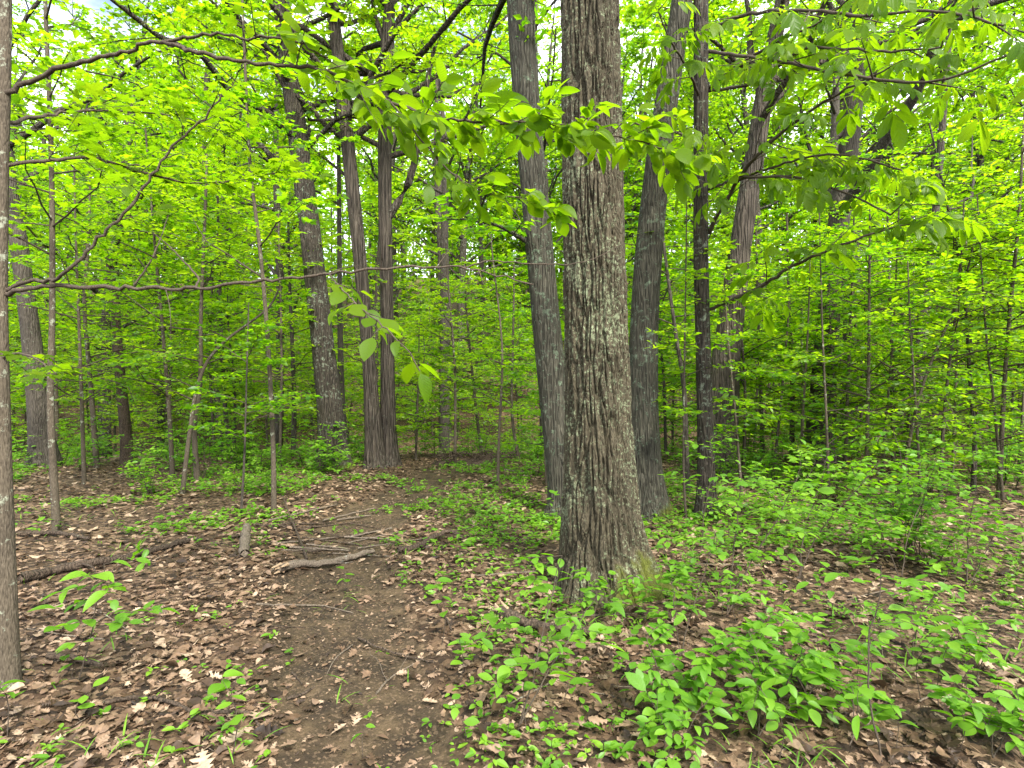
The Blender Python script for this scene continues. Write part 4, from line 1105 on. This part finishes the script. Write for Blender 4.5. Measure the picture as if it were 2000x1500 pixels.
RS = [('wide leafy shrub with pale green tiers on the leaf litter right of the large trunk', (1300, 1420), [(1290, 1330, .1), (1262, 1240, .2)], [(1340, 1340, .1), (1400, 1270, .1)], 12, 0.085),
      ('dense low shrub of bright oval leaves beside the wide leafy shrub', (1480, 1440), [(1490, 1340, .1), (1462, 1230, .2)], [(1530, 1350, .1), (1570, 1265, .15)], 14, 0.085),
      ('spreading shrub behind the dense low shrub', (1580, 1370), [(1600, 1290, .1), (1590, 1215, .2)], [(1540, 1290, .1), (1490, 1210, .2)], 12, 0.08),
      ('low shrub with small leaves in front of the wide leafy shrub', (1290, 1490), [(1300, 1430, .05), (1280, 1380, .1)], [(1340, 1430, .05), (1370, 1380, .1)], 9, 0.065),
      ('knee high sapling with a pale leaf cluster at its top', (1722, 1488), [(1702, 1390, .05), (1694, 1280, .1), (1714, 1180, .15), (1722, 1105, .15)], None, 12, 0.08),
      ('thin shrub with toothed hanging leaves left of the pale topped sapling', (1660, 1470), [(1670, 1400, .05), (1660, 1330, .1)], None, 7, 0.09),
      ('forked thin shrub behind the pale topped sapling', (1780, 1300), [(1795, 1210, .05), (1850, 1130, .1)], [(1790, 1200, .05), (1760, 1120, .1)], 8, 0.07),
      ('bushy shrub with large leaves at the litter slope right of the pale topped sapling', (1940, 1480), [(1930, 1420, .05), (1890, 1370, .1)], [(1970, 1420, .05), (1990, 1360, .1)], 11, 0.085),
      ('leafy shrub under the forked thin shrub', (1900, 1340), [(1890, 1280, .05), (1860, 1220, .1)], [(1930, 1270, .05), (1960, 1200, .1)], 10, 0.075),
      ('shrub with arching stem between the forked trunk and the pale topped sapling', (1330, 1290), [(1350, 1200, .1), (1380, 1110, .2), (1400, 1040, .2)], [(1320, 1200, .1), (1310, 1110, .2)], 10, 0.07),
      ('pale leaved shrub in front of the slim straight trunk', (1420, 1200), [(1430, 1100, .1), (1440, 1000, .2), (1450, 925, .2)], [(1460, 1110, .1), (1520, 1010, .2), (1560, 930, .3)], 16, 0.075),
      ('tall shrub of drooping sprays behind the pale leaved shrub', (1560, 1130), [(1570, 1040, .1), (1600, 950, .2), (1620, 880, .2)], [(1600, 1040, .1), (1670, 960, .2), (1720, 900, .2)], 16, 0.075),
      ('broad shrub of level sprays right of the tall shrub', (1760, 1140), [(1770, 1060, .1), (1800, 980, .2), (1830, 920, .2)], [(1730, 1060, .1), (1700, 990, .2)], 15, 0.075),
      ('leafy shrub with an upright leader near the thicket edge', (1890, 1150), [(1890, 1060, .1), (1905, 960, .2), (1900, 880, .2)], [(1930, 1070, .1), (1965, 1000, .2)], 15, 0.075),
      ('small shrub at the foot of the slim straight trunk', (1370, 1075), [(1375, 1000, .1), (1390, 920, .1), (1385, 850, .1)], None, 10, 0.07),
      ('small leafy shrub growing against the roots of the large trunk', (1160, 1215), [(1165, 1160, .05), (1150, 1110, .05)], [(1200, 1165, .05), (1240, 1120, .05)], 8, 0.07),
      ('tiny shrub with round leaves right of the large trunk roots', (1350, 1190), [(1352, 1140, .05), (1345, 1090, .05)], None, 8, 0.065)]
for k, (lab, bp, s1, s2, nb, sz) in enumerate(RS):
    b = ground_hit(*bp)
    st = [stem_px(b, s1)] + ([stem_px(b, s2)] if s2 else [])
    shrub('young_shrub', lab, 'shrub', b, st, int(nb * (1.9 if 9 <= k <= 14 else 1.15)), 5, sz * .86, ME_LOW, 10 + k, ratio=0.6, ls=(0.12, 0.36), up=0.05)

# seedlings: shared stems and leaves, each a thing of its own
rngs = np.random.default_rng(91)
SEED = []
for k in range(6):
    h = rngs.uniform(0.08, 0.30)
    g = Geo()
    c = spline(np.array([[0, 0, -0.01], [rngs.normal(0, .02), rngs.normal(0, .02), h * .55], [rngs.normal(0, .04), rngs.normal(0, .04), h]]), 6)
    tubes(g, c[None], (0.0022 * np.linspace(1, .5, 6))[None], 4)
    me = g.mesh('stem', M_twig)
    nl = int(rngs.integers(4, 9))
    az = np.arange(nl) * 2.4 + rngs.uniform(0, 6)
    t = np.linspace(0.55, 1, nl)
    p = np.stack([np.interp(t * h, c[:, 2], c[:, i]) for i in range(3)], 1)
    d = np.stack([np.cos(az), np.sin(az), rngs.normal(0.05, .2, nl)], 1)
    n = np.array([0, 0, 1.0]) + rngs.normal(0, .25, (nl, 3))
    SEED.append((me, p, d, n, rngs.uniform(0.045, 0.085, nl)))
def seed_label(px, py, x, y):
    side = 'left of the path' if x < path_x(y) - .5 else ('on the path' if x < path_x(y) + .5 else ('between path and large trunk' if px < 1130 else 'right of the large trunk'))
    return side, 'close to the bottom shrubs' if False else ''
placed_s = 0
while placed_s < 200:
    px = rngs.uniform(0, 2000); py = 960 + 530 * rngs.random() ** 1.2
    b = ground_hit(px, py)
    pm = float(path_mask(b[0], b[1]))
    if rngs.random() < pm * 0.88: continue
    if px < 560 and py > 1100 and rngs.random() < 0.93: continue
    if math.hypot(b[0] - baseA[0], b[1] - baseA[1]) < 0.4: continue
    placed_s += 1
    me, p, d, n, sz = SEED[int(rngs.integers(6))]
    side, _ = seed_label(px, py, b[0], b[1])
    s_ = rngs.uniform(0.7, 1.3)
    kind = ('tiny' if s_ * p[:, 2].max() < .14 else ('small' if s_ * p[:, 2].max() < .22 else 'taller')) + (' few leaved' if len(p) < 6 else ' many leaved')
    dist = 'by the brushwood' if b[1] > 5 else ('near the roots' if b[1] > 3.6 else 'in open litter')
    r = thing('seedling', f'{kind} seedling {dist}, {side}', 'seedling', (b[0], b[1], gz(b[0], b[1])), f'{kind} seedlings {side}, {dist}')
    r.rotation_euler = (0, 0, rngs.uniform(0, 6.28)); r.scale = (s_,) * 3
    obj('stem', me, r)
    leaf_objs(ME_LOW, p, d, n, sz, r, (0, 0, 0), rngs)

# low shrubs on the brow
LOWP = []
for k in range(5):
    rng = np.random.default_rng(700 + k)
    wg, lg = Geo(), Geo()
    ns = 4
    az = rng.uniform(0, 6.28, ns); h = rng.uniform(0.5, 1.1, ns)
    d = np.stack([np.cos(az) * .35, np.sin(az) * .35, np.ones(ns)], 1)
    st = limb_paths(np.tile([[0, 0, -0.02]], (ns, 1)), d, h, 6, rng, .12, 0)
    tubes(wg, st, (0.006 * np.linspace(1, .4, 6))[None].repeat(ns, 0), 5)
    l2, _ = sub_branches(st, 9, .2, 1, 65, .55, rng, up=0, flat=.3, K=4, lscale=(.12, .45))
    az = rng.uniform(0, 6.28, len(l2)); ca, sa = np.cos(az)[:, None], np.sin(az)[:, None]
    rel = l2 - l2[:, :1]; rl = rel.copy(); rl[..., 0] = ca * rel[..., 0] - sa * rel[..., 1]; rl[..., 1] = sa * rel[..., 0] + ca * rel[..., 1]
    l2 = l2[:, :1] + rl
    tubes(wg, l2, (0.0018 * np.linspace(1, .5, 4))[None].repeat(len(l2), 0), 3)
    p, d, n = leaves_on(l2, 8, rng, spread=.32, droop=.05)
    scatter(lg, LEAF2, p, d, n, rng.lognormal(math.log(.075), .22, len(p)), rng.random(len(p)) * .65)
    r = thing('low_shrub', 'x', 'shrub', (0, 0, 0), 'x')
    o = obj('stems', wg.mesh('stems', M_twig), r); o['kind'] = 'stuff'
    o = obj('foliage', lg.mesh('foliage', M_low, smooth=False), r); o['kind'] = 'stuff'
    LOWP.append(r)
used = set(); cnt = 0
while cnt < 185:
    y = rngs.uniform(4.6, 18) if rngs.random() < .75 else rngs.uniform(9, 13)
    x = rngs.uniform(-1, 1) * (.95 * y + 1)
    px = 1000 + x / y * FPX
    if y < (8.0 if px < 560 else 9.6) and px < 1330: continue
    if y < 10.8 and abs(x - path_x(y)) < 1.6: continue
    if float(path_mask(x, y)) > .1: continue
    cnt += 1
    k = int(rngs.integers(5)); src = LOWP[k]
    far = 'nearer' if y < 9 else ('brow' if y < 13 else 'hollow')
    label = f'{far} low leafy shrub {where(px)}'; group = f'{far} low shrubs {where(px)}'
    loc = (x, y, gz(x, y))
    if k not in used:
        used.add(k); src.location = loc; src['label'] = label; src['group'] = group
    else:
        copy_tree(src, loc, rngs.uniform(0, 6.28), rngs.uniform(.55, 1.15), label, group)

# ground cover: uncountable small leaves
gc = Geo()
rng = np.random.default_rng(17)
def cover(n, ylo, yhi, lo, hi, tmpl, nl, hz, clump):
    y = rng.uniform(ylo, yhi, n) ; x = rng.uniform(-1, 1, n) * (.95 * y + .6)
    den = fbm(x * clump, y * clump, 0, 61, 3)
    right_ = sstep(-0.6, 1.2, x - path_x(y))
    pm = path_mask(x, y)
    right = sstep(-0.6, 1.2, x - path_x(y))
    lowt = .10 * sstep(5.5, 7.5, y) * (1 - right_)
    damp = 1 - .35 * right_ * (1 - sstep(9, 11.5, y)) * (1 - sstep(1.6, 3.2, x))
    prob = damp * sstep(.50 - lowt, .64 - lowt, .55 * den + .45 * fbm(x * .45 + 7, y * .45, 0, 65, 2)) * (1 - .8 * pm) * (.16 + .75 * right + 1.6 * sstep(5.2, 8, y))
    k = rng.random(n) < prob
    x, y = x[k], y[k]; n = len(x)
    z = ground_z(x, y)
    hgt = rng.uniform(.3, 1, n) * hz
    X = np.repeat(x, nl); Y = np.repeat(y, nl); Z = np.repeat(z, nl); H = np.repeat(hgt, nl)
    az = rng.uniform(0, 6.28, n * nl); off = rng.uniform(0, .012, n * nl)
    pos = np.stack([X + np.cos(az) * off, Y + np.sin(az) * off, Z + H * rng.uniform(.5, 1, n * nl)], -1)
    d = np.stack([np.cos(az), np.sin(az), rng.normal(.15, .25, n * nl)], -1)
    nr = np.array([0, 0, 1.0]) + rng.normal(0, .3, (n * nl, 3))
    scatter(gc, tmpl, pos, d, nr, np.repeat(rng.uniform(.6, 1.3, n), nl) * rng.uniform(lo, hi, n * nl), np.repeat(rng.random(n), nl) * .6 + rng.random(n * nl) * .1)
cover(8200, 2.0, 6.0, .014, .055, LEAF3, 4, .07, 1.3)
cover(15000, 5.5, 12.5, .03, .075, LK, 5, .10, .8)
cover(9000, 12, 30, .06, .13, LK, 5, .25, .35)
# grass blades
n = 9000
y = rng.uniform(2.0, 8, n); x = rng.uniform(-1, 1, n) * (.95 * y + .4)
k = rng.random(n) < sstep(.50, .66, fbm(x * 1.6, y * 1.6, 0, 71, 3)) * (1 - .85 * path_mask(x, y)) * (.35 + .65 * sstep(-.6, .3, x - path_x(y))); x, y = x[k], y[k]; n = len(x)
az = rng.uniform(0, 6.28, n)
scatter(gc, leaf_template(3, .07, .3, .45, .4), np.stack([x, y, ground_z(x, y)], -1), np.stack([np.cos(az) * .7, np.sin(az) * .7, np.ones(n) * .8], -1),
        np.stack([-np.cos(az), -np.sin(az), np.ones(n)], -1), rng.uniform(.05, .14, n), rng.random(n) * .6)
o = obj('ground_cover', gc.mesh('ground_cover', M_low, smooth=False))
tag(o, 'small green wild plants and grass covering the forest floor', 'ground cover', kind='stuff')

# ------------------------------------------------------------------ leaf litter
def oak_tmpl(seed, droop, fold):
    rng = np.random.default_rng(seed)
    lob = [.04, .12, .09, .23, .12, .31, .15, .27, .13, .16]
    lob = [v * rng.uniform(.85, 1.15) for v in lob]
    V, F = leaf_template(10, .6, fold, droop, .5, lobes=lob)
    V[:, 2] += rng.normal(0, .03, len(V)) + .5 * droop * np.abs(V[:, 0]) * np.sin(V[:, 1] * 5 + seed)
    return V, F
def curl(t, a, b, seed):
    V, F = t; V = V.copy(); rng = np.random.default_rng(seed)
    V[:, 2] += a * V[:, 0] ** 2 * 2 + b * (V[:, 1] - .5) ** 2 + rng.normal(0, .025, len(V))
    return V, F
DRY = [oak_tmpl(1, .1, .3), oak_tmpl(2, .3, .8), oak_tmpl(3, -.2, .5), oak_tmpl(4, .25, -.5),
       
       curl(maple_template(.2), .5, .4, 5), curl(maple_template(-.3), -.5, .5, 6), curl(leaf_template(5, .5, .3, .1), 1.2, .5, 7), curl(leaf_template(5, .55, -.2, .1), -.6, .9, 8),
       curl(leaf_template(4, .62, .7, -.2), 1.5, -.3, 9)]
TORN = [(t[0].copy(), t[1][RNG.random(len(t[1])) < .72]) for t in DRY[:6]]
DRY_LO = [curl(leaf_template(2, .55, .5, .2), .6, .4, 11), curl(leaf_template(3, .6, -.4, .3), -.6, .6, 12), curl(maple_template(.4), .4, .5, 13)]
for t_ in DRY + DRY_LO + TORN: t_[0][:, 2] *= .6
lit = Geo()
rng = np.random.default_rng(23)
def litter_pts(n, ylo, yhi, thin):
    y = rng.uniform(ylo, yhi, n); x = rng.uniform(-1, 1, n) * (.95 * y + .5)
    pm = path_mask(x, y)
    den = fbm(x * 1.2, y * 1.2, 0, 81, 3)
    left = np.exp(-((x - path_x(y) + .75) / .55) ** 2)
    prob = (1 - .91 * pm) * (.35 + .65 * sstep(.35, .6, den) + .5 * left) * thin
    k = rng.random(n) < prob
    return x[k], y[k]
def lay(x, y, tm, lo, hi, lift):
    n = len(x)
    az = rng.uniform(0, 6.28, n)
    which = rng.choice(len(tm), size=n, p=(np.array([3, 3, 3, 3, 2, 2, 1, 1, 1]) / 19. if len(tm) == 9 else None))
    tint = rng.beta(1.2, 1.5, n)
    for w in range(len(tm)):
        k = which == w
        m = k.sum()
        pos = np.stack([x[k], y[k], ground_z(x[k], y[k]) + rng.uniform(.004, lift, m)], -1)
        d = np.stack([np.cos(az[k]), np.sin(az[k]), rng.normal(0, .15, m)], -1)
        nr = np.array([0, 0, 1.0]) + rng.normal(0, .2, (m, 3))
        scatter(lit, tm[w], pos, d, nr, rng.uniform(lo, hi, m), tint[k])
lay(*litter_pts(8800, 1.6, 5.4, 1.0), DRY, .035, .098, .018)
lay(*litter_pts(7000, 1.6, 5.0, 1.2), DRY_LO, .02, .06, .02)
lay(*litter_pts(20000, 5.0, 13, .9), [DRY_LO[0], DRY_LO[1], DRY_LO[0], curl(LEAF2, -.5, .5, 14)], .05, .12, .03)
lay(*litter_pts(9000, 12, 36, .8), [LK], .12, .26, .05)
lay(*litter_pts(3500, 1.6, 5.4, 1.0), TORN, .04, .11, .02)
# crumbs on the bare path
n = 2600; y = rng.uniform(1.6, 9, n); x = path_x(y) + rng.normal(0, .42, n)
lay(x, y, DRY_LO, .008, .035, .010)
o = obj('leaf_litter', lit.mesh('leaf_litter', M_dry, smooth=False))
tag(o, 'layer of dry brown fallen leaves over the forest floor', 'leaf litter', kind='stuff')

# single fallen leaves that show largest
ME_DRY = []
for i, t in enumerate(DRY):
    g = Geo(); g.add(t[0], tris=t[1], tint=0.0); ME_DRY.append(g.mesh('fallen_leaf', M_dry, smooth=True))
rng = np.random.default_rng(29)
PALE = [(515, 1335, .17, 0), (465, 1365, .15, 1), (560, 1440, .15, 2), (610, 1395, .10, 3), (395, 1480, .18, 0), (655, 1270, .09, 1), (545, 1205, .11, 2), (690, 1490, .16, 0), (955, 1465, .09, 1), (1065, 1320, .10, 2), (330, 1300, .15, 3), (250, 1340, .14, 0)]
spots = []
for px, py, sz, kk in PALE:
    p = ground_hit(px, py); spots.append((p[0], p[1], sz, kk))
while len(spots) < 290:
    px, py = rng.uniform(0, 2000), 1060 + 440 * rng.random() ** .7
    p = ground_hit(px, py)
    pm = float(path_mask(p[0], p[1]))
    if rng.random() < .9 * pm: continue
    spots.append((p[0], p[1], rng.uniform(.07, .125), int(rng.choice([0, 1, 2, 3, 0, 1, 2, 3, 0, 1, 2, 3, 4, 5, 6, 7, 8]))))
KN = ['flat lobed oak leaf', 'folded lobed oak leaf', 'upturned lobed oak leaf', 'arched lobed oak leaf', 'cupped maple leaf', 'domed maple leaf', 'rolled oval leaf', 'wavy oval leaf', 'creased oval leaf']
for x, y, sz, kk in spots:
    side = 'on the bare path' if float(path_mask(x, y)) > .5 else ('in the litter left of the path' if x < path_x(y) else 'in the litter right of the path')
    o = obj('fallen_leaf', ME_DRY[kk], None, (x, y, gz(x, y) + rng.uniform(.015, .04)))
    o.rotation_euler = (rng.normal(0, .22), rng.normal(0, .22), rng.uniform(0, 6.28)); o.scale = (sz,) * 3
    big = 'large' if sz > .115 else ('mid sized' if sz > .095 else 'small')
    tag(o, f'{big} dry brown {KN[kk]} lying {side}', 'fallen leaf', f'{big} {KN[kk]} {side}')

# ------------------------------------------------------------------ fallen wood
def stick(name, label, pts, w, mat, seg=10, lift=.5, kids=0, seed=0, group=None, cat='branch', end=None, wend=.6):
    """pts: photo points on the ground"""
    rng = np.random.default_rng(8000 + seed)
    q = []
    for p in pts:
        h = ground_hit(p[0], p[1]) if len(p) < 3 else ground_hit(p[0], p[1]) + np.array([0, 0, p[2]])
        q.append(h)
    q = np.array(q)
    d = q[:, 1].mean()
    c = spline(q, max(10, len(pts) * 5))
    r = w / 2 / FPX * d * np.linspace(1, wend, len(c)) * (1 + rng.normal(0, .07, len(c)))
    c[:, 2] += r * lift * 1.4 + .022 * sstep(0, .012, r)
    c[1:-1] += rng.normal(0, .15, (len(c) - 2, 3)) * r[1:-1, None]
    base = c[0].copy()
    root = thing(name, label, cat, base, group)
    g = Geo(); tubes(g, c[None], r[None], seg)
    for e, sgn in ((0, -1), (-1, 1)):       # rounded broken ends
        t = unit(c[e] - c[1 if e == 0 else -2])
        g.add(np.vstack([c[e] + t * r[e] * .2, [c[e] + r[e] * v for v in (unit(np.cross(t, [0, 0, 1.])) * .9, np.array([0, 0, .9]), -unit(np.cross(t, [0, 0, 1.])) * .9, np.array([0, 0, -.9]))]]), tris=[[0, 1, 2], [0, 2, 3], [0, 3, 4], [0, 4, 1]])
    obj('wood', g.mesh('wood', mat, origin=base), root)
    if end:
        ge = Geo(); t = unit(c[0] - c[1])
        k = 5
        for j in range(k):
            o_ = rng.normal(0, .45, 3) * r[0]
            pth = np.stack([c[0] - t * r[0] * 1.2 + o_, c[0] + t * r[0] * rng.uniform(.6, 2.6) + o_ * 1.1])
            tubes(ge, pth[None], np.array([[r[0] * .5, r[0] * .12]]), 5)
        obj('broken_end', ge.mesh('broken_end', M_pale, origin=base), root)['kind'] = 'stuff'
    for j in range(kids):
        i = int(rng.uniform(.25, .9) * len(c)); a = rng.uniform(-1.2, 1.2)
        t = unit(c[min(i + 1, len(c) - 1)] - c[i - 1])
        dv = unit(np.array([t[0] * math.cos(a) - t[1] * math.sin(a), t[0] * math.sin(a) + t[1] * math.cos(a), .15]))
        gg = Geo(); L_ = rng.uniform(.12, .4)
        pth = limb_paths(c[i][None], dv[None], [L_], 6, rng, .12, -.1)
        tubes(gg, pth, (r[i] * .4 * np.linspace(1, .4, 6))[None], 5)
        obj('side_twig', gg.mesh('side_twig', mat, origin=base), root)
    return root

stick('fallen_branch', 'thick fallen branch with a pale splintered end lying across the path', [(545, 1122), (580, 1112), (630, 1110), (680, 1098), (730, 1083)], 16, M_dead, seed=1, end=True, kids=1)
stick('fallen_branch', 'gnarled fallen branch in a low arch at the right side of the path', [(778, 1084), (815, 1076), (850, 1060, .03), (880, 1055, .05), (905, 1062, .02)], 12, M_rot, seed=2, kids=3)
stick('fallen_log', 'short pale weathered log pointing along the path edge', [(478, 1092), (480, 1062), (482, 1036)], 17, M_dead, seed=3, cat='log', wend=.9)
stick('fallen_log', 'long dark rotten log half buried in litter left of the path', [(40, 1142), (110, 1124), (190, 1108), (280, 1088), (370, 1062)], 18, M_rot, seed=4, cat='log', kids=2)
stick('fallen_branch', 'dark bark strip lying at the foot of the thin pale sapling', [(35, 1050), (90, 1048), (130, 1050), (175, 1058)], 10, M_rot, seed=5)
stick('fallen_branch', 'curved brown stick lying on the leaves in the foreground', [(205, 1383), (250, 1375), (300, 1374), (345, 1385), (385, 1402), (440, 1400), (485, 1400), (512, 1432)], 9, M_rot, seed=6, kids=2)
stick('fallen_log', 'short rotten log with pale cut end in front of the large trunk', [(978, 1206), (1010, 1222), (1060, 1236), (1110, 1238), (1160, 1250)], 22, M_rot, seed=7, cat='log', end=True)
stick('fallen_branch', 'leaning thin branch at the foot of the tall pale sapling', [(600, 1098), (585, 1062, .03), (568, 1025, .06), (552, 985, .1)], 4, M_rot, seed=8, kids=2)
stick('fallen_branch', 'grey chunk of wood in the litter below the low tiered shrub', [(95, 1292), (140, 1296), (200, 1310)], 13, M_rot, seed=9)
stick('fallen_branch', 'thin grey branch lying across the bare path', [(500, 1185), (560, 1186), (630, 1187), (690, 1200)], 4, M_dead, seed=10)
stick('fallen_branch', 'forked twig at the right side of the path', [(735, 1360), (760, 1330), (790, 1310), (815, 1295)], 4, M_dead, seed=11, kids=2)
stick('fallen_branch', 'brown twig pointing at the rotten log', [(700, 1252), (740, 1270), (790, 1285), (850, 1298)], 5, M_rot, seed=12, kids=1)
stick('fallen_log', 'straight pale log lying right of the uprooted mound', [(985, 922), (1010, 924), (1030, 926)], 5, M_dead, seed=13, cat='log')
stick('fallen_branch', 'dark short stick on the bare path', [(560, 1372), (590, 1362), (615, 1345)], 6, M_rot, seed=14)
for k in range(24):     # brushwood fan on the path
    rr = np.random.default_rng(60 + k)
    x0, y0 = rr.uniform(440, 700), rr.uniform(1020, 1085)
    a = rr.uniform(-.5, .35); l = rr.uniform(60, 150)
    stick('fallen_twig', 'thin dry twig in the brushwood lying on the path', [(x0, y0), (x0 + l * .5 * math.cos(a), y0 + l * .25 * math.sin(a)), (x0 + l * math.cos(a), y0 + l * .5 * math.sin(a))], rr.uniform(2.5, 5), (M_dead, M_rot)[k % 2], seg=5, seed=100 + k, group='brushwood on the path', cat='twig')
for k in range(60):
    rr = np.random.default_rng(160 + k)
    x0, y0 = rr.uniform(20, 1950), rr.uniform(1090, 1480)
    a = rr.uniform(-3.1, 3.1); l = rr.uniform(50, 170)
    p = ground_hit(x0, y0)
    side = 'on the bare path' if float(path_mask(p[0], p[1])) > .5 else ('in the litter left of the path' if p[0] < path_x(p[1]) else 'in the litter right of the path')
    stick('fallen_twig', f'thin dry twig lying {side}', [(x0, y0), (x0 + l * .5 * math.cos(a) + rr.normal(0, 6), y0 + l * .2 * math.sin(a)), (x0 + l * math.cos(a), y0 + l * .45 * math.sin(a))], rr.uniform(2, 4.5), (M_dead, M_rot)[k % 2], seg=5, seed=200 + k, group=f'twigs {side}', cat='twig')

# uprooted mound
mb = base_of(930, 0, 11.6)
root = thing('uprooted_mound', 'low dark mound of uprooted soil and tangled roots at the end of the path', 'root mound', mb)
u = np.linspace(-1, 1, 60); v = np.linspace(-1, 1, 24)
UU, VV = np.meshgrid(u, v)
hgt = .15 * np.clip(1 - UU ** 2 - VV ** 2, 0, 1) ** .7 * (.5 + .9 * fbm(UU * 4 + 3, VV * 3, 0, 91, 4)) * (1.1 + .4 * np.sin(UU * 5)) - .06
g = Geo(); ii = np.arange(UU.size).reshape(UU.shape)
g.add(np.stack([UU * .95, VV * .45, hgt], -1), quads=np.stack([ii[:-1, :-1], ii[:-1, 1:], ii[1:, 1:], ii[1:, :-1]], -1).reshape(-1, 4))
obj('soil', g.mesh('soil', M_rot), root)
rng = np.random.default_rng(33)
st = np.stack([rng.uniform(-.8, .8, 130), rng.uniform(-.3, .2, 130), rng.uniform(.05, .22, 130)], -1)
dv = rng.normal(0, 1, (130, 3)); dv[:, 2] = np.abs(dv[:, 2]) * .5
pth = limb_paths(st, dv, rng.uniform(.15, .5, 130), 7, rng, .3, -.25)
g = Geo(); tubes(g, pth, rng.uniform(.004, .014, 130)[:, None] * np.linspace(1, .3, 7), 5)
o = obj('roots', g.mesh('roots', M_rot), root); o['kind'] = 'stuff'
